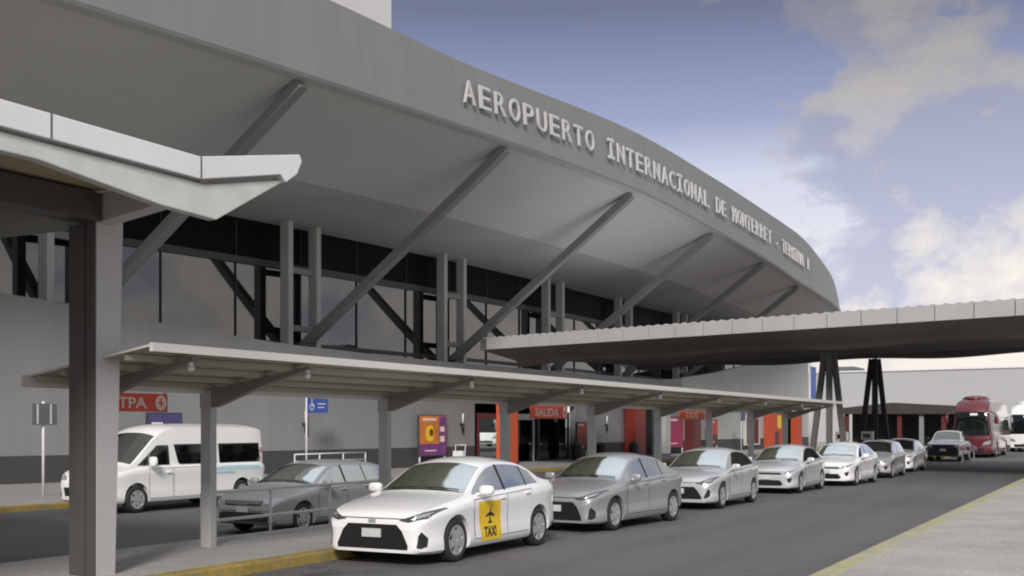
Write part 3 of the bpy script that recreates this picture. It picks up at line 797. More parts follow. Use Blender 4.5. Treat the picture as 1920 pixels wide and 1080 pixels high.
SEDAN = dict(
  L=4.425,
  top=[(0,.63),(.03,.70),(.1,.752),(.25,.805),(.7,.90),(1.12,.962),(1.22,.985),(1.55,1.17),(1.95,1.375),(2.15,1.435),(2.55,1.472),(2.95,1.45),(3.3,1.36),(3.75,1.155),(3.92,1.10),(4.2,1.085),(4.36,1.05),(4.41,.95),(4.425,.80)],
  belt=[(0,.55),(.05,.645),(.25,.735),(.9,.84),(1.2,.89),(2.4,.95),(3.5,1.0),(4.1,1.01),(4.425,.78)],
  half=[(0,.60),(.012,.66),(.03,.70),(.06,.737),(.15,.787),(.3,.822),(.55,.85),(.9,.866),(1.5,.862),(2.5,.866),(3.4,.870),(3.8,.855),(4.1,.80),(4.3,.72),(4.4,.62),(4.425,.54)],
  sill=[(0,.19),(.1,.175),(.4,.165),(1.3,.17),(3.2,.18),(4.1,.27),(4.425,.38)])

def build_car(name, label, paint, loc, rz, shape=SEDAN, fa=.88, wb=2.62, r=.315, track=.74, style='y', extra=None, group='taxis waiting along the kerb', cat='car', hatch=False, rimstyle=0, xs=None, scale=(1,1,1)):
    root = thing(name, label, cat, loc, rz, group)
    root.scale = scale
    off = Vector((-fa,0,0))
    P = M[paint]
    sh = Shell(**shape)
    mb = sh.loft('body')
    bv = mb.bm(); bmesh.ops.remove_doubles(bv, verts=bv.verts, dist=1e-4); bmesh.ops.recalc_face_normals(bv, faces=bv.faces); bvh = BVHTree.FromBMesh(bv); bv.free()
    half = sh.half(fa)
    def put(m, nm, mats, par=root, **k):
        o = m.build(nm, mats, par, recalc=k.pop('recalc', False), **k)
        if par is root: o.location = off
        return o
    G = M['car_glass']
    xs = xs or dict(ws=(1.25,1.98), rw=(3.28,3.86), A=1.40, B=2.38, C=3.10, D=3.52)
    ws0, ws1 = xs['ws']; rw0, rw1 = xs['rw']; A, B, C, D = xs['A'], xs['B'], xs['C'], xs['D']
    wins = [dict(x0=A, x1=B-.035), dict(x0=B+.035, x1=C-.02), dict(x0=C+.02, x1=D, lean1=-.16)]
    def sw(sg, off_, g=0.0, **k): return sh.side_window(k['x0']+g, k['x1']-g, .03+g, .04+g, off_, sg, lean1=k.get('lean1',0))
    polys = [[(p[0],p[2]) for p in border(sw(1, 0, .012, **k), 15, 7)] for k in wins]
    wsc = [(p[1],p[2]) for p in border(sh.top_window(ws0+.03, ws1-.02, .90, 0), 13, 15)]
    rwc = [(p[1],p[2]) for p in border(sh.top_window(rw0+.02, rw1-.03, .86, 0), 13, 15)]
    body = cut_arches(mb, 'body', [(fa,r+.01,r+.045),(fa+wb,r+.01,r+.045)], 0, .22, P, root, half,
                      [cavity(sh, ws0+.01, rw1-.01, .42), side_cut(polys), front_cut(wsc, ws0+.0, ws1+.04), front_cut(rwc, rw0-.04, rw1-.0)])
    body.location = off
    put(sh.top_window(ws0, ws1, .94, .003), 'windshield', G)
    put(sh.top_window(rw0, rw1, .90, .003), 'rear_window', G)
    interior(put, sh, (B-.12, C+.12), sh.belt(B), dash=ws0+.32)
    wp = MB()
    for a0, a1 in ((.52,-.05),(-.08,-.62)):
        pts = []
        for q in (a0,(a0+a1)/2,a1):
            x = ws0+.05+.05*abs(q-a0); yr, zr = sh.rail(x); pts.append(Vector((x-.012, q, sh.top(x)-(sh.top(x)-zr)*abs(q/yr)**2.4+.018)))
        wp.tube(pts[0],pts[1],.009,6); wp.tube(pts[1],pts[2],.009,6)
    put(wp, 'wipers', M['black'])
    for sg in (-1,1):
        for k in wins: put(sw(sg, .003, **k), 'side_window', G)
        for p0, p1 in ((B-.034,B+.034),(C-.019,C+.019)): put(sh.side_window(p0, p1, .02, .03, .004, sg, nx=2), 'pillar_trim', M['gloss_black'])
        # doors: seams and skin a few millimetres proud, with handles
        rear_x = fa+wb-r-.06
        for q, (x0, x1, cut) in enumerate(((fa+r+.16, B, 0), (B, min(C+.10, rear_x+.32), 1))):
            zlo = sh.sill(x0)+.12
            def ol(x0, x1, e):
                pl = [(x0+.02+e,zlo+e),(x1-e,zlo+e),(x1-e,sh.belt(x1)-.035-e),((x0+x1)/2,sh.belt((x0+x1)/2)-.035-e),(x0+e,sh.belt(x0)-.035-e)]
                if cut: pl = [(x0+e,zlo+e),(rear_x-.05,zlo+e),(rear_x+.03,zlo+.16),(x1-e,zlo+.42),(x1-e,sh.belt(x1)-.035-e),((x0+x1)/2,sh.belt((x0+x1)/2)-.035-e),(x0+e,sh.belt(x0)-.035-e)]
                return pl
            dr = put(proj(bvh, ol(x0,x1,.007), 'side', .006, .09, sg), 'door', P)
            put(proj(bvh, ol(x0,x1,-.003), 'side', .003, .09, sg), 'door_seam', M['under'], dr).location = (0,0,0)
            hx = x1-.16; hz = sh.belt(hx)-.09
            hb = MB(); hb.ellipsoid((hx, sg*(sh.half(hx)+.012), hz), (.095,.022,.018), .7); put(hb, 'handle', P, dr)
        mm = MB(); mx = A+.12; mz = sh.belt(mx)+.09; my = sh.half(mx)
        mm.ellipsoid((mx, sg*(my+.11), mz), (.065,.115,.075), .65); mm.bar((mx+.02,sg*(my-.06),mz-.06), (mx,sg*(my+.06),mz-.04), .05, .03)
        put(mm, 'mirror', P, recalc=True)
    for xw in (fa, fa+wb):
        for sg in (-1,1): wheel_parts(root, xw-fa, sg*track, r, sg, style=rimstyle)
    # nose
    if style in ('y','c'):
        g = [(-.40,.582),(.40,.582),(.49,.49),(.585,.29),(.575,.235),(-.575,.235),(-.585,.29),(-.49,.49)]
        if style == 'c': g = [(-.40,.56),(.40,.56),(.50,.46),(.60,.30),(.58,.265),(-.58,.265),(-.60,.30),(-.50,.46)]
        gr = put(proj(bvh, g, 'front', .004), 'grille', M['grille'])
        b = MB()
        for z in (.33,.38,.43,.48,.53): 
            b2 = proj(bvh, [(-.44,z),(.44,z),(.44,z+.010),(-.44,z+.010)], 'front', .008); b.add(b2.v, b2.f)
        put(b, 'grille_bar', M['black'], gr).location = (0,0,0)
        put(proj(bvh, [(-.60,.655),(.60,.655),(.58,.668),(-.58,.668)], 'front', .004), 'hood_seam', M['under'])
        put(proj(bvh, [(-.06,.60),(.06,.60),(.06,.648),(-.06,.648)], 'front', .010), 'emblem', M['rim'])
        for sg in (0,1):
            mm_ = mir if sg else (lambda q: q)
            hl = put(proj(bvh, mm_([(.43,.640),(.58,.615),(.79,.665),(.835,.785),(.81,.795),(.70,.740),(.58,.690)]), 'front', .006, .04), 'headlight', M['lamp_dark'])
            put(proj(bvh, mm_([(.64,.655),(.76,.69),(.80,.75),(.72,.722)]), 'front', .010, .04), 'headlight_lens', M['lamp'], hl).location = (0,0,0)
            if style == 'y': fg = [(.70,.27),(.745,.255),(.79,.28),(.785,.40),(.745,.49),(.715,.43)]
            else: fg = [(.63,.30),(.70,.28),(.76,.34),(.765,.46),(.73,.52),(.70,.44)]
            put(proj(bvh, mm_(fg), 'front', .006, .04), 'fog_vent', M['black'])
        pb = MB(); hit = bvh.ray_cast(Vector((-2,0,.47)), Vector((1,0,0)))[0]; pb.box(hit.x-.03, hit.x-.012, -.155, .155, .40, .52)
        put(pb, 'licence_plate', M['plate'], recalc=True)
    elif style == 'k':
        put(proj(bvh, [(-.42,.585),(.42,.585),(.52,.615),(.40,.645),(-.40,.645),(-.52,.615)], 'front', .004), 'grille', M['grille'])
        put(proj(bvh, [(-.44,.25),(.44,.25),(.52,.30),(.42,.42),(-.42,.42),(-.52,.30)], 'front', .004), 'lower_grille', M['grille'])
        put(proj(bvh, [(-.60,.665),(.60,.665),(.58,.675),(-.58,.675)], 'front', .004), 'hood_seam', M['under'])
        for sg in (0,1):
            mm_ = mir if sg else (lambda q: q)
            hl = put(proj(bvh, mm_([(.50,.60),(.66,.605),(.79,.66),(.83,.755),(.76,.745),(.56,.665)]), 'front', .006, .04), 'headlight', M['lamp'])
            put(proj(bvh, mm_([(.60,.63),(.70,.652),(.74,.69),(.62,.66)]), 'front', .010, .04), 'headlight_lens', M['lamp_dark'], hl).location = (0,0,0)
            put(proj(bvh, mm_([(.62,.46),(.76,.50),(.73,.37),(.68,.33)]), 'front', .006, .04), 'fog_vent', M['black'])
        pb = MB(); hit = bvh.ray_cast(Vector((-2,0,.49)), Vector((1,0,0)))[0]; pb.box(hit.x-.03, hit.x-.012, -.15, .15, .44, .55)
        put(pb, 'licence_plate', M['plate'], recalc=True)
    elif style == 's':
        put(proj(bvh, [(-.46,.60),(.46,.60),(.50,.70),(-.50,.70)], 'front', .004), 'grille', M['grille'])
        put(proj(bvh, [(-.62,.27),(.62,.27),(.66,.42),(.50,.47),(-.50,.47),(-.66,.42)], 'front', .004), 'lower_grille', M['grille'])
        for z in (.64,.675):
            put(proj(bvh, [(-.46,z),(.46,z),(.46,z+.012),(-.46,z+.012)], 'front', .010), 'grille_bar', M['rim'])
        for sg in (0,1):
            mm_ = mir if sg else (lambda q: q)
            put(proj(bvh, mm_([(.50,.61),(.70,.61),(.80,.66),(.81,.74),(.72,.755),(.52,.71)]), 'front', .006, .04), 'headlight', M['lamp'])
        pb = MB(); hit = bvh.ray_cast(Vector((-2,0,.45)), Vector((1,0,0)))[0]; pb.box(hit.x-.03, hit.x-.012, -.15, .15, .47, .57)
        put(pb, 'licence_plate', M['plate'], recalc=True)
    for sg in (0,1):
        mm_ = mir if sg else (lambda q: q)
        zt = sh.belt(sh.L-.25)
        put(proj(bvh, mm_([(.50,zt-.18),(.74,zt-.20),(.80,zt-.06),(.76,zt-.03),(.50,zt-.06)]), 'rear', .006, .05), 'tail_light', M['lamp_red'])
    if extra: extra(root, sh, bvh, put)
    return root
M['car_glass_dark'] = mat('car_glass_dark', (.045,.058,.055), .04, 0, 0, ior=2.5)

def taxi_panel(root, sh, bvh, put):
    sgn = -1
    x0, x1, z0, z1 = 1.52, 2.16, .24, .83
    pn = put(proj(bvh, [(x0+.05,z0),(x1+.02,z0),(x1-.02,z1),(x0-.06,z1)], 'side', .009, .07, sgn), 'taxi_panel', M['yellow_panel'])
    # black aeroplane pointing up and word below it
    cx, cz = (x0+x1)/2-.01, .62
    pl = [(cx-.018,cz-.12),(cx+.018,cz-.12),(cx+.020,cz-.02),(cx+.022,cz+.05),(cx,cz+.14),(cx-.022,cz+.05),(cx-.020,cz-.02)]
    wg = [(cx-.13,cz-.03),(cx,cz-.005),(cx+.13,cz-.03),(cx+.13,cz+.0),(cx,cz+.055),(cx-.13,cz+.0)]
    tl = [(cx-.06,cz-.125),(cx+.06,cz-.125),(cx+.06,cz-.105),(cx,cz-.08),(cx-.06,cz-.105)]
    mb = MB()
    for q, o in ((pl,.012),(wg,.0125),(tl,.013)):
        r_ = proj(bvh, q, 'side', o, .08, sgn); mb.add(r_.v, r_.f)
    put(mb, 'plane_mark', M['black'], pn).location = (0,0,0)
    v, f = text_mb('TAXI', .20, 0, .008)
    vs = []
    for q in v:
        h = bvh.ray_cast(Vector((cx+q[0]*.82, sgn*4, .305+q[1])), Vector((0,-sgn,0)))
        vs.append((cx+q[0]*.82, (h[0].y if h[0] else -.86)-.014, .305+q[1]))
    mb = MB(); mb.add(vs, f); put(mb, 'panel_lettering', M['black'], pn).location = (0,0,0)

HATCH = dict(SEDAN); HATCH.update(L=4.07,
  top=[(0,.60),(.03,.67),(.1,.73),(.25,.79),(.7,.90),(1.05,.97),(1.15,1.0),(1.5,1.2),(1.88,1.39),(2.1,1.45),(2.5,1.48),(3.1,1.455),(3.55,1.38),(3.85,1.12),(3.98,1.02),(4.05,.92),(4.07,.8)],
  half=[(0,.50),(.012,.56),(.03,.615),(.06,.67),(.15,.745),(.3,.80),(.55,.84),(.9,.862),(1.5,.858),(2.5,.862),(3.3,.862),(3.7,.82),(3.95,.74),(4.05,.62),(4.07,.55)],
  belt=[(0,.52),(.05,.62),(.25,.72),(.9,.86),(1.2,.91),(2.4,.96),(3.5,1.0),(3.9,.98),(4.07,.78)],
  sill=[(0,.26),(.1,.22),(.4,.185),(1.3,.18),(3.0,.19),(3.8,.27),(4.07,.38)])
WAGON = dict(SEDAN); WAGON.update(L=4.6,
  top=[(0,.62),(.03,.70),(.1,.76),(.25,.82),(.7,.91),(1.12,.98),(1.22,1.01),(1.55,1.19),(1.95,1.385),(2.15,1.44),(2.6,1.475),(3.3,1.455),(3.9,1.40),(4.2,1.25),(4.45,1.02),(4.56,.95),(4.6,.8)],
  half=[(0,.56),(.012,.62),(.03,.67),(.06,.71),(.15,.775),(.3,.82),(.55,.855),(.9,.88),(1.5,.878),(2.5,.88),(3.5,.88),(4.1,.84),(4.4,.76),(4.56,.66),(4.6,.58)],
  belt=[(0,.54),(.05,.64),(.25,.75),(.9,.86),(1.2,.91),(2.4,.95),(3.5,.99),(4.3,1.0),(4.6,.78)],
  sill=[(0,.26),(.1,.22),(.4,.185),(1.3,.18),(3.4,.19),(4.3,.27),(4.6,.38)])
HX = dict(ws=(1.18,1.92), rw=(3.60,3.90), A=1.33, B=2.28, C=2.98, D=3.45)
WX = dict(ws=(1.25,1.98), rw=(4.0,4.42), A=1.40, B=2.40, C=3.15, D=3.95)

def place(front, side, wid, rz):
    """near-side line of the wheels (y) and x of the front axle, car turned by rz about z"""
    hw = wid/2
    return (front+math.sin(rz)*hw, side+math.cos(rz)*hw, 0)
NW = .84
build_car('taxi_car', 'white taxi with yellow aeroplane panel on its front door, first in the queue', 'car_white', place(14.92,8.90,2*NW,0), 0, extra=taxi_panel, scale=(1.03,1.05,1.03))
build_car('taxi_car', 'mid grey sedan directly behind the white taxi with the yellow panel', 'car_grey', place(21.0,8.85,2*NW,-R(4.0)), -R(4.0), style='y', wb=2.70, fa=.90)
build_car('taxi_car', 'bright silver sedan with black corner vents, third in the taxi queue', 'car_silver', place(27.7,8.9,2*NW,0), 0, style='c')
build_car('taxi_car', 'pale silver sedan with slim upper grille and wide lower intake, fourth in the queue', 'car_silver2', place(35.3,8.9,2*NW,0), 0, style='k', rimstyle=1, scale=(1.01,1.0,.985))
build_car('taxi_car', 'small white sedan with dark lower intake, fifth in the queue', 'car_white', place(40.7,8.35,2*NW,-R(2.0)), -R(2.0), style='k', rimstyle=1)
build_car('taxi_car', 'steel grey hatchback half hidden between two white taxis far down the queue', 'car_steel', place(47.3,8.35,2*NW,0), 0, shape=HATCH, xs=HX, wb=2.51, fa=.82, style='k')
build_car('taxi_car', 'farthest white taxi, parked at the end of the queue before the pickup', 'car_white', place(54.0,8.6,2*NW,0), 0, style='k')
build_car('parked_car', 'dusty grey estate car parked in the back lane beyond the railing', 'car_dusty', (19.35,15.15+.85,ZL), 0, shape=WAGON, xs=WX, wb=2.66, fa=.90, style='s', group=None)

# ------------------------------------------------------------------ van
VAN = dict(L=5.9, tumble=.10, edge=.04, crown=.11,
  top=[(0,.80),(.05,.92),(.15,1.02),(.4,1.13),(.72,1.23),(.95,1.40),(1.35,1.74),(1.72,2.04),(2.05,2.20),(2.45,2.265),(3.5,2.285),(5.3,2.275),(5.72,2.23),(5.86,2.06),(5.9,1.5)],
  belt=[(0,.70),(.1,.90),(.5,1.05),(1.0,1.13),(2,1.18),(5.5,1.18),(5.9,1.1)],
  half=[(0,.66),(.02,.73),(.06,.79),(.15,.85),(.35,.91),(.8,.95),(2,.965),(5.2,.965),(5.7,.94),(5.85,.89),(5.9,.82)],
  sill=[(0,.34),(.2,.28),(.8,.26),(5,.28),(5.9,.40)])
def build_van(label, loc, rz):
    root = thing('passenger_van', label, 'van', loc, rz)
    sh = Shell(**VAN); fa, wb, r = 1.0, 3.86, .345; off = Vector((-fa,0,0))
    mb = sh.loft('body'); bv = mb.bm(); bmesh.ops.remove_doubles(bv, verts=bv.verts, dist=1e-4); bmesh.ops.recalc_face_normals(bv, faces=bv.faces); bvh = BVHTree.FromBMesh(bv); bv.free()
    P = M['van_white']; G = M['car_glass_dark']
    G = M['car_glass']
    vw = [[(1.02,1.20),(2.12,1.20),(2.12,1.72),(1.72,1.72),(1.42,1.50)],[(2.42,1.24),(2.50,1.20),(3.86,1.20),(3.86,1.74),(2.30,1.74)],[(3.96,1.20),(5.64,1.20),(5.64,1.74),(3.96,1.74)]]
    def shrink(p, g=.015):
        cx = sum(q[0] for q in p)/len(p); cz = sum(q[1] for q in p)/len(p)
        return [(x-math.copysign(g,x-cx), z-math.copysign(g,z-cz)) for x, z in p]
    wsc = [(p[1],p[2]) for p in border(sh.top_window(.88, 1.69, .89, 0), 13, 15)]
    cut_arches(mb, 'body', [(fa,r+.02,r+.06),(fa+wb,r+.02,r+.06)], 0, .26, P, root, .965,
               [cavity(sh, .95, 5.72, .62, .05), side_cut([shrink(p) for p in vw]), front_cut(wsc, .86, 1.76)]).location = off
    def put(m, nm, mats, par=root, **k):
        o = m.build(nm, mats, par, recalc=k.pop('recalc', False), **k)
        if par is root: o.location = off
        return o
    put(sh.top_window(.84, 1.72, .93, .004), 'windshield', G)
    interior(put, sh, (2.1, 3.0, 3.9, 4.8, 5.5), 1.28, .66, dash=1.25, wheel_y=-.42)
    for sg in (-1,1):
        put(proj(bvh, [(1.02,1.20),(2.12,1.20),(2.12,1.72),(1.72,1.72),(1.42,1.50)], 'side', .006, .12, sg), 'side_window', G)
        put(proj(bvh, [(2.42,1.24),(2.50,1.20),(3.86,1.20),(3.86,1.74),(2.30,1.74)], 'side', .006, .12, sg), 'side_window', G)
        put(proj(bvh, [(3.96,1.20),(5.64,1.20),(5.64,1.74),(3.96,1.74)], 'side', .006, .12, sg), 'side_window', G)
        st = put(proj(bvh, [(3.3,1.02),(5.60,1.00),(5.55,1.10),(4.2,1.12)], 'side', .005, .12, sg), 'stripe', M['van_stripe'])
        b2 = proj(bvh, [(3.0,.92),(4.6,.90),(4.5,.96),(3.2,.965)], 'side', .0055, .12, sg); put(b2, 'stripe', M['van_stripe'])
        for x0, x1 in ((1.40,2.20),(2.25,3.60)):
            dr = put(proj(bvh, [(x0,.36),(x1,.36),(x1,1.12),(x0,1.12)], 'side', .007, .12, sg), 'door', P)
            put(proj(bvh, [(x0-.01,.35),(x1+.01,.35),(x1+.01,1.13),(x0-.01,1.13)], 'side', .003, .12, sg), 'door_seam', M['under'], dr)
            hb = MB(); hb.ellipsoid((x1-.16, sg*.985, 1.0), (.10,.025,.025), .7); put(hb, 'handle', P, dr)
        mm = MB(); mm.ellipsoid((1.36, sg*1.13, 1.30), (.07,.12,.13), .6); mm.bar((1.42,sg*.93,1.22),(1.38,sg*1.08,1.24),.05,.04); put(mm, 'mirror', P, recalc=True)
        m_ = (lambda q: q) if sg > 0 else mir
        put(proj(bvh, m_([(.52,.84),(.74,.84),(.88,.92),(.88,1.02),(.70,.98),(.55,.92)]), 'front', .007, .05), 'headlight', M['lamp'])
        put(proj(bvh, m_([(.68,.42),(.86,.42),(.86,.56),(.70,.54)]), 'front', .007, .05), 'fog_vent', M['black'])
        put(proj(bvh, m_([(.80,.95),(.90,.95),(.88,1.6),(.82,1.6)]), 'rear', .007, .05), 'tail_light', M['lamp_red'])
    put(proj(bvh, [(-.55,.44),(.55,.44),(.60,.66),(-.60,.66)], 'front', .006), 'grille', M['grille'])
    put(proj(bvh, [(-.70,1.3),(.70,1.3),(.66,1.85),(-.66,1.85)], 'rear', .006, .12), 'rear_window', M['car_glass_dark'])
    for xw in (fa, fa+wb):
        for sg in (-1,1): wheel_parts(root, xw-fa, sg*.84, r, sg, 6, width=.21, style=1)
build_van('white high-roof passenger van with pale blue stripes parked at the terminal kerb', (21.95,22.45+.965,ZL), -R(1.5))

# ------------------------------------------------------------------ pickup, coaches
PICK = dict(L=5.3, tumble=.34, edge=.06, crown=.07,
  top=[(0,.86),(.04,.98),(.12,1.06),(.3,1.11),(1.2,1.18),(1.4,1.22),(1.75,1.50),(2.1,1.72),(2.4,1.78),(3.2,1.77),(3.35,1.72),(3.5,1.30),(3.6,1.22),(5.2,1.2),(5.28,1.1),(5.3,1.0)],
  belt=[(0,.80),(.1,.98),(1.3,1.12),(3.4,1.16),(5.3,.98)],
  half=[(0,.78),(.02,.82),(.06,.86),(.15,.90),(.5,.94),(1,.95),(4.6,.95),(5.15,.93),(5.27,.88),(5.3,.84)],
  sill=[(0,.30),(.3,.28),(1.2,.34),(4.6,.4),(5.3,.5)])
def build_pickup(loc):
    root = thing('pickup_truck', 'pickup with pale bonnet and black front parked in front of the red coach', 'pickup', loc, 0)
    sh = Shell(**PICK); fa, wb, r = .95, 3.1, .38; off = Vector((-fa,0,0)); mb = sh.loft('body')
    bv = mb.bm(); bmesh.ops.remove_doubles(bv, verts=bv.verts, dist=1e-4); bmesh.ops.recalc_face_normals(bv, faces=bv.faces); bvh = BVHTree.FromBMesh(bv); bv.free()
    cut_arches(mb, 'body', [(fa,r+.02,r+.07),(fa+wb,r+.02,r+.07)], 0, .26, M['car_silver2'], root, .95).location = off
    def put(m, nm, mats, par=root, **k):
        o = m.build(nm, mats, par, recalc=k.pop('recalc', False), **k); o.location = off if par is root else (0,0,0); return o
    put(sh.top_window(1.45, 2.08, .93, .005), 'windshield', M['car_glass_dark'])
    for sg in (-1,1):
        put(sh.side_window(1.62, 2.45, sgn=sg), 'side_window', M['car_glass_dark']); put(sh.side_window(2.52, 3.3, sgn=sg), 'side_window', M['car_glass_dark'])
        m_ = (lambda q: q) if sg > 0 else mir
        put(proj(bvh, m_([(.60,.82),(.84,.82),(.87,.98),(.62,.97)]), 'front', .014, .06), 'headlight', M['lamp'])
        mm = MB(); mm.ellipsoid((1.72, sg*1.08, 1.28), (.07,.12,.10), .6); put(mm, 'mirror', M['black'])
        for xw in (fa, fa+wb): wheel_parts(root, xw-fa, sg*.82, r, sg, 6, width=.24, style=1)
    put(proj(bvh, [(-.90,.32),(.90,.32),(.90,.98),(-.90,.98)], 'front', .006), 'grille', M['grille'])
    pb = MB(); pb.box(-.05,-.03,-.16,.16,.60,.74); put(pb, 'licence_plate', M['plate'], recalc=True)
build_pickup((71.8,9.75,0))

BUS = dict(L=12.2, tumble=.10, edge=.05, crown=.30,
  top=[(0,2.5),(.05,2.85),(.15,3.15),(.35,3.45),(.7,3.72),(1.2,3.88),(2.2,3.92),(11,3.85),(11.9,3.7),(12.2,3.0)],
  belt=[(0,1.35),(.3,1.5),(1,1.6),(12.2,1.6)],
  half=[(0,1.0),(.03,1.07),(.08,1.13),(.2,1.20),(.5,1.26),(1,1.28),(11.5,1.28),(12.1,1.2),(12.2,1.1)],
  sill=[(0,.36),(.3,.30),(11.5,.34),(12.2,.5)])
def build_bus(label, loc, paint, name='coach'):
    root = thing(name, label, 'bus', loc, 0)
    sh = Shell(**BUS); fa, wb, r = 2.6, 6.2, .5; off = Vector((0,0,0)); mb = sh.loft('body')
    bv = mb.bm(); bmesh.ops.remove_doubles(bv, verts=bv.verts, dist=1e-4); bmesh.ops.recalc_face_normals(bv, faces=bv.faces); bvh = BVHTree.FromBMesh(bv); bv.free()
    cut_arches(mb, 'body', [(fa,r,r+.08),(fa+wb,r,r+.08)], 0, .32, M[paint], root, 1.28)
    put = lambda m, nm, mats, par=root, **k: m.build(nm, mats, par, recalc=k.pop('recalc', False), **k)
    put(proj(bvh, [(-1.02,1.42),(1.02,1.42),(1.12,1.7),(1.06,2.7),(.9,2.95),(-.9,2.95),(-1.06,2.7),(-1.12,1.7)], 'front', .012, .12), 'windshield', M['bus_glass'])
    put(proj(bvh, [(-.35,2.72),(.10,2.72),(.10,2.86),(-.35,2.86)], 'front', .03, .12), 'destination_board', M['white_sign'])
    put(proj(bvh, [(-.7,.40),(.7,.40),(.8,.62),(-.8,.62)], 'front', .012, .12), 'grille', M['grille'])
    pb = MB(); pb.box(-.06,-.03,-.18,.18,.62,.74); put(pb, 'licence_plate', M['plate'], recalc=True)
    for sg in (-1,1):
        m_ = (lambda q: q) if sg > 0 else mir
        put(proj(bvh, m_([(.66,.78),(1.10,.88),(1.14,1.12),(1.0,1.10),(.70,.98)]), 'front', .012, .06), 'headlight', M['lamp'])
        put(proj(bvh, [(.9,1.75),(11.4,1.75),(11.4,2.75),(1.3,2.75)], 'side', .012, .5, sg), 'side_window', M['bus_glass'])
        b = MB(); b.bar((.2,sg*1.1,3.0), (-.25,sg*1.5,2.75), .06, .06); b.ellipsoid((-.25,sg*1.5,2.45), (.10,.13,.28), .6); put(b, 'mirror', M[paint], recalc=True)
        for xw in (fa, fa+wb): wheel_parts(root, xw, sg*1.08, r, sg, 5, width=.28, style=1)
    b = MB(); b.ellipsoid((2.6,0,3.82), (1.9,.85,.26), .9); put(b, 'roof_unit', M[paint], recalc=True)
build_bus('dark red coach with domed roof and dark windscreen standing in the far lane', (80.2,9.3,0), 'bus_red')
build_bus('white coach parked behind the red coach at the right edge', (100,7.7,0), 'van_white')

# ------------------------------------------------------------------ railings, signs, bins, posters
def railing(label, X0, X1, Y, z0, tops, n, group=None):
    root = thing('railing', label, 'railing', (X0,Y,z0), 0, group)
    for h in tops:
        b = MB(); b.tube((0,0,h), (X1-X0,0,h), .028); b.build('rail', M['galv'], root)
    for k in range(n):
        x = (X1-X0)*k/(n-1); b = MB(); b.tube((x,0,-.02), (x,0,tops[0]), .026); b.tube((x,0,0), (x,0,.02), .06); b.build('post', M['galv'], root)
railing('two-bar pale railing on the island between shelter posts and grey estate car', 14.3, 21.1, 13.25, .15, (.78,.32), 5)
railing('pale railing on the terminal pavement in front of the dark plinth', 35.2, 39.8, 28.0, ZW, (1.0,.72), 4)

def emblem_disc(b, x, y, z, r):
    b.add([(x+r*math.cos(t*math.pi/12), y, z+r*math.sin(t*math.pi/12)) for t in range(24)], [tuple(range(24))])
def hang_sign(label, X0, X1, Y, z0, z1, word, rod_x, ztop, m='red_sign', wtxt=None):
    root = thing('hanging_sign', label, 'sign', (X0,Y,z0), 0, 'signs hung under the shelter')
    W = X1-X0; H = z1-z0
    b = MB(); b.box(0, W, -.02, .02, 0, H); b.build('panel', M[m], root, bevel=.004)
    if word:
        t = MB(); text_wall(t, word, H*.82, W*.42, -.024, H*.2, .003, .004, width=wtxt); t.build('lettering', M['pinkwhite'], root)
    d = MB(); emblem_disc(d, W-H*.52, -.024, H*.5, H*.42); dk = d.build('emblem', M['pinkwhite'], root)
    d = MB(); d.box(W-H*.56, W-H*.48, -.028, -.0255, H*.25, H*.75); d.box(W-H*.68, W-H*.36, -.0285, -.0256, H*.42, H*.54); d.build('emblem_mark', M[m], dk)
    for rx in rod_x:
        r_ = MB(); r_.tube((rx,0,H), (rx,0,ztop-z0), .015); r_.build('rod', M['galv'], root)
hang_sign('red sign reading TPA with a round emblem, hung beside the big pillar', 11.95, 13.17, 12.9, 2.22, 2.49, 'TPA', (.05,1.18), 2.62, wtxt=.55)
hang_sign('red hanging sign with pale word SALIDA under the middle of the shelter', 25.2, 27.25, 12.9, 2.20, 2.52, 'SALIDA', (.1,2.0), 2.62, wtxt=1.3)
hang_sign('orange red hanging sign with short pale word near the far shelter posts', 35.7, 38.3, 12.9, 2.22, 2.55, 'TAXI', (.1,2.5), 2.62, m='orange', wtxt=1.2)

def pole_sign(label, X, Y, z0, zp, w, zs0, zs1, m, marks, cat='sign', dx=0):
    root = thing('sign_post', label, cat, (X,Y,z0))
    b = MB(); b.tube((0,0,-.02), (0,0,zp-z0), .04); b.build('pole', M['galv'], root)
    b = MB(); b.box(-w/2+dx, w/2+dx, -.075, -.045, zs0-z0, zs1-z0); pn = b.build('panel', M[m], root, bevel=.004)
    if marks: marks(pn, -.078, zs0-z0, zs1-z0, w, dx)
    return root
def louvre(pn, y, z0, z1, w, dx):
    b = MB()
    for xx in (-w*.30, w*.24): b.box(xx-.03, xx+.03, y-.002, y+.001, z0+.03, z1-.02)
    b.build('panel_strip', M['galv'], pn)
def wheelchair(pn, y, z0, z1, w, dx):
    b = MB(); c = (dx-w*.30, z0+(z1-z0)*.42); r = (z1-z0)*.26
    ring = []
    n = 20
    for k in range(n):
        a0 = math.pi*.75+2*math.pi*.78*k/n; a1 = math.pi*.75+2*math.pi*.78*(k+1)/n
        b.add([(c[0]+rr*math.cos(a), y, c[1]+rr*math.sin(a)) for a, rr in ((a0,r),(a1,r),(a1,r*.72),(a0,r*.72))], [(0,1,2,3)])
    b.box(c[0]-.03, c[0]+.03, y-.001, y+.001, c[1], c[1]+r*1.5); b.box(c[0]+.031, c[0]+r*1.1, y-.001, y+.001, c[1]+.04, c[1]+.09)
    emblem_disc(b, c[0], y, c[1]+r*1.85, r*.25)
    b.build('wheelchair_mark', M['white_sign'], pn)
    b = MB(); zc_ = (z0+z1)/2
    b.box(dx-w*.02, dx+w*.36, y-.001, y+.001, zc_+.06, zc_+.11); b.box(dx-w*.02, dx+w*.30, y-.001, y+.001, zc_-.09, zc_-.05)
    b.build('sign_line', M['white_sign'], pn)
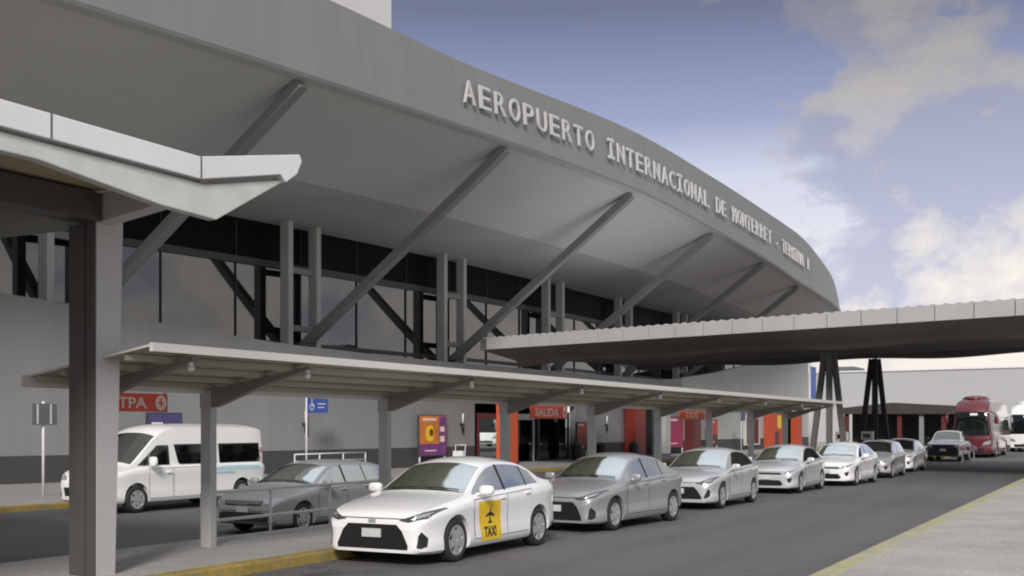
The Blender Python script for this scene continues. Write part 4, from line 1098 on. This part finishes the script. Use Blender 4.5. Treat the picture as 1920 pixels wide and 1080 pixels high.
pole_sign('grey louvred sign panel on a thin pole by the left kerb', 24.1, 28.5, ZW, 2.75, .88, 2.05, 2.68, 'sign_back', louvre)
pole_sign('blue wheelchair sign on a thin pole before the terminal wall', 40.4, 31.5, ZW, 3.25, 1.45, 2.60, 3.22, 'blue_sign', wheelchair, dx=.72)
pole_sign('small violet sign on a pole near the far shelter posts', 94.5, 28.8, ZW, 3.4, 1.15, 2.5, 3.35, 'violet_sign', None, dx=.3)

def poster(label, X, wd, z0, z1, m, m2, off=-.35, split=.34, marks=True):
    y = Yw(X)+off; a = math.atan2(Yw(X+.5)-Yw(X-.5), 1)
    root = thing('poster_board', label, 'poster', (X,y,z0), a)
    b = MB(); b.box(0, wd, -.05, .05, 0, z1-z0); b.build('board', M['mullion'], root, bevel=.005)
    H = z1-z0
    b = MB(); b.box(.05, wd-.05, -.056, -.0515, .05+H*split, H-.05); b.build('upper_print', M[m], root)
    b = MB(); b.box(.05, wd-.05, -.056, -.0515, .05, .045+H*split); b.build('lower_print', M[m2], root)
    if marks:
        b = MB(); b.box(wd*.12, wd*.62, -.0585, -.0565, H*.86, H*.92); b.box(wd*.2, wd*.62, -.0585, -.0565, H*.12, H*.15)
        b.build('print_line', M['pinkwhite'], root)
    for xx in (.12, wd-.12):
        b = MB(); b.tube((xx,0,-z0+ZW-.01), (xx,0,.02), .04); b.build('leg', M['galv'], root)
poster('orange and purple advertising board standing before the terminal wall', 49.7, 2.4, .5, 2.6, 'poster_orange', 'poster_purple', split=.27)
pb_ = [q for q in COL.objects if q.name.startswith('poster_board')][-1]
b = MB(); b.ellipsoid((.95,-.058,1.15), (.36,.004,.42), .8); b.ellipsoid((1.05,-.06,1.2), (.18,.004,.2), .8, mi=1); b.build('picture', [M['yellow_panel'], M['redbrown']], pb_)
b = MB(); b.box(1.72,2.33,-.0605,-.058,.55,2.02); b.box(1.80,2.2,-.063,-.0608,.72,1.02,1); b.box(1.80,2.2,-.063,-.0608,1.25,1.5,1); b.build('side_print', [M['poster_purple'], M['pinkwhite']], pb_)
poster('dark violet board with a white logo block half hidden behind the van roof', 33.2, 1.6, 1.0, 2.55, 'violet_sign', 'violet_sign', off=-.9, marks=False)
lg = MB(); lg.box(0,.5,-.06,-.057,0,.45); o = lg.build('logo_block', M['white_sign'], [q for q in COL.objects if q.name.startswith('poster_board')][-1]); o.location = (.2,0,.72)
poster('magenta advertising board with pale text band beyond the red column', 80.9, 3.2, .45, 2.75, 'magenta', 'magenta', off=-.6)

poster('small orange red board on legs between the black bins', 66.0, 1.5, .5, 2.3, 'orange_deep', 'redbrown', off=-.7, split=.5)
poster('small orange red board on legs right of the maroon panel column', 89.5, 2.0, .5, 2.6, 'orange_deep', 'maroon', off=-.7, split=.4)
sc0 = thing('wall_sconce', 'slim up-down wall lamp right of the blue wheelchair sign', 'wall lamp', (0,0,0), 0, 'wall lamps on the terminal')
b = MB(); b.tube((0,-.16,0), (0,-.16,.42), .07, 12); b.build('shade', M['black'], sc0)
b = MB(); b.tube((0,-.16,.425), (0,-.16,.95), .05, 12); b.build('light_tube', M['white_sign'], sc0)
b = MB(); b.box(-.04,.04,-.10,.0,.30,.42); b.build('bracket', M['black'], sc0)
for i, (X, lab) in enumerate(((41.9,None),(54.0,'slim wall lamp between the orange advertising board and the first entrance'),(71.6,'slim wall lamp between the dark bins and the red column'),(91.5,'slim wall lamp on the far wall near the violet sign'))):
    o = sc0 if i == 0 else copy_tree(sc0)
    o.location = (X, Yw(X), 1.75); 
    if lab: o['label'] = lab

def slab_thing(name, label, cat, X0, X1, Y, z1, m, cap=None, z0=ZW-.01, th=.8, child='panel'):
    root = thing(name, label, cat, (X0,Y,z0))
    b = MB(); b.box(0, X1-X0, 0, th, 0, z1-z0); b.build('shaft', M[m], root, bevel=.02)
    b = MB(); b.box(-.04, X1-X0+.04, -.04, th+.04, z1-z0+.001, z1-z0+.12); b.build('cap', M[cap or m], root)
    b = MB(); b.box(-.03, X1-X0+.03, -.03, th+.03, 0, .12); b.build('base', M['plinth'], root)
    return root
slab_thing('entrance_column', 'bright orange column beside the first terminal entrance', 'column', 55.35, 56.35, 29.6, 3.2, 'orange')
slab_thing('entrance_column', 'dark red column between the bins and the black panel', 'column', 74.3, 76.2, 30.0, 3.4, 'redbrown')
slab_thing('entrance_column', 'narrow black panel column right of the dark red column', 'column', 77.3, 78.6, 30.0, 3.4, 'black')
slab_thing('entrance_column', 'pale grey column between black panel and magenta board', 'column', 79.0, 80.0, 29.6, 3.4, 'wall_far')
kk = slab_thing('kiosk_column', 'orange red kiosk front near the far end of the terminal', 'kiosk', 106.0, 109.5, 29.2, 3.6, 'orange_deep', th=1.0, cap='red_sign')
b = MB(); b.box(.3, 1.5, -.02, -.003, .3, 1.6); b.build('dark_opening', M['maroon'], kk)
b = MB(); b.box(1.1, 2.3, -.025, -.004, 1.9, 3.1); b.build('yellow_print', M['yellow_panel'], kk)
slab_thing('kiosk_column', 'narrow orange column right of the orange red kiosk front', 'kiosk', 114.8, 116.2, 29.2, 3.3, 'orange_deep')
slab_thing('kiosk_column', 'maroon panel column half hidden behind the magenta board', 'kiosk', 86.0, 87.6, 29.9, 3.2, 'maroon')

bin0 = thing('litter_bin', 'black litter bin left of the shelter post, before the grey wall', 'litter bin', (0,0,ZW), 0, 'litter bins on the terminal pavement')
b = MB(); b.lathe_z([(0.001,0),(.26,0),(.31,.1),(.33,.8),(.30,.86),(.001,.86)], 20); b.build('bin_body', M['black'], bin0)
b = MB(); b.lathe_z([(.34,.865),(.34,.92),(.2,1.04),(.001,1.06)], 20); b.build('lid', M['mullion'], bin0)
for i, (X, Y, lab) in enumerate(((64.6,29.9,None),(68.3,29.9,'black litter bin right of the shelter post, before the grey wall'),(73.0,29.6,'black litter bin at the left foot of the dark red column'))):
    o = bin0 if i == 0 else copy_tree(bin0)
    o.location = (X,Y,ZW)
    if lab: o['label'] = lab

lt = thing('luggage_trolley', 'pale luggage trolley on the terminal pavement behind the white taxi roof', 'trolley', (45.6,27.2,ZW))
b = MB(); b.box(-.45,.45,-.28,.28,.16,.20); b.box(-.45,-.41,-.28,.28,.201,.42); b.build('tray', M['galv'], lt)
b = MB()
for yy in (-.26,.26): b.tube((.42,yy,.18), (.55,yy,1.22), .02)
b.tube((.55,-.26,1.22), (.55,.26,1.22), .022); b.build('handle', M['galv'], lt)
b = MB(); b.box(.30,.42,-.26,.26,.55,.95); b.build('basket', M['white_sign'], lt)
for xx, yy in ((-.38,0),(.36,-.24),(.36,.24)):
    b = MB(); b.lathe_y([(.001,-.02),(.08,-.02),(.08,.02),(.001,.02)], 14, 0, (xx,yy,.08)); b.build('wheel', M['tyre'], lt)
tk = thing('ticket_pedestal', 'white ticket pedestal on the island just above the fifth car', 'ticket machine', (54.3,11.8,.15), 0, 'ticket pedestals on the island')
b = MB(); b.box(-.15,.15,-.15,.15,-.01,1.2); b.build('stand', M['white_sign'], tk, bevel=.02)
b = MB(); b.box(-.26,.22,-.28,.28,1.201,1.62); b.build('head', M['white_sign'], tk, bevel=.04)
b = MB(); b.box(-.268,-.262,-.18,.18,1.3,1.5); b.build('screen', M['gloss_black'], tk)
o = copy_tree(tk); o.location = (59.4,11.7,.15); o['label'] = 'farther white ticket pedestal beside the dark canopy legs'
# blue banner at the end of the terminal wall
bn = thing('banner', 'tall blue banner at the far end of the terminal wall', 'banner', (121.2,29.6,3.6))
b = MB(); b.box(0, 2.1, -.06, .06, 0, 4.6); b.build('sheet', M['blue_sign'], bn)
b = MB(); b.tube((0,.08,-3.65), (0,.08,5.0), .08); b.build('pole', M['galv'], bn)

# ------------------------------------------------------------------ far setting
hg = thing('hangar', 'large pale flat-roofed hangar closing the view behind the coaches', 'hangar', (160,20,0))
HG = Vector((-160,-20,0))
b = MB(); b.add([(160,52,-.3),(160,-60,-.3),(160,-60,9.9),(160,52,9.15),(230,52,-.3),(230,-60,-.3),(230,-60,9.9),(230,52,9.15)], [(0,1,2,3),(4,5,6,7),(0,1,5,4),(3,2,6,7),(0,3,7,4),(1,2,6,5)])
o = b.build('wall', M['hangar'], hg); o.location = HG
b = MB(); b.add([(159.8,52,9.16),(159.8,-60,9.91),(159.8,-60,10.1),(159.8,52,9.35),(159.98,52,9.16),(159.98,-60,9.91),(159.98,-60,10.1),(159.98,52,9.35)], [(0,1,2,3),(7,6,5,4),(3,2,6,7),(0,4,5,1),(0,3,7,4),(1,5,6,2)]); o = b.build('roof_edge', M['white_trim'], hg); o.location = HG
b = MB(); b.box(161, 168, 33.5, 38, 9.1, 10.1); o = b.build('roof_plant', M['sign_back'], hg); o.location = HG

st = thing('bus_shelter', 'low dark-roofed bus shelter with white and red posts behind the last taxi', 'shelter', (95,16,0))
ST = Vector((-95,-16,0))
b = MB(); b.rows([[(X,20.4,3.0),(X,20.4,3.45),(X,16.5,3.85),(X,11.6,3.55),(X,11.6,2.95)] for X in (93,97)], closed=True, caps=True); o = b.build('roof', M['shelter_dark'], st); o.location = ST
for i, y in enumerate((20.0,17.9,16.0,14.4,12.8)):
    b = MB(); b.box(93.3, 93.6, y-.16, y+.16, -.1, 3.0); o = b.build('post', M['wall' if i % 2 else 'maroon'], st); o.location = ST
b = MB(); b.box(96.4, 96.5, 11.8, 20.2, -.1, 3.0); o = b.build('back_panel', M['shelter_dark'], st); o.location = ST
b = MB(); b.box(94.2, 94.5, 13.5, 19.5, .42, .5); 
for y in (14,16.5,19): b.box(94.3, 94.4, y-.05, y+.05, -.1, .419)
o = b.build('bench', M['galv'], st); o.location = ST

bk = thing('barricade', 'white folding barricade standing between the pickup and the red coach', 'barricade', (69.6,8.25,0))
for sx in (-.22,.22):
    for sy in (-.3,.3):
        b = MB(); b.bar((sx,sy,0), (0,sy,.95), .06, .04); b.build('leg', M['white_sign'], bk)
b = MB(); b.box(-.02,.02,-.45,.45,.66,.9); b.build('board', M['white_sign'], bk)
b = MB()
for k in range(3): b.add([(-.022,-.42+.3*k,.67),(-.022,-.28+.3*k,.67),(-.022,-.18+.3*k,.89),(-.022,-.32+.3*k,.89)], [(0,1,2,3)])
b.build('stripe', M['red_sign'], bk)
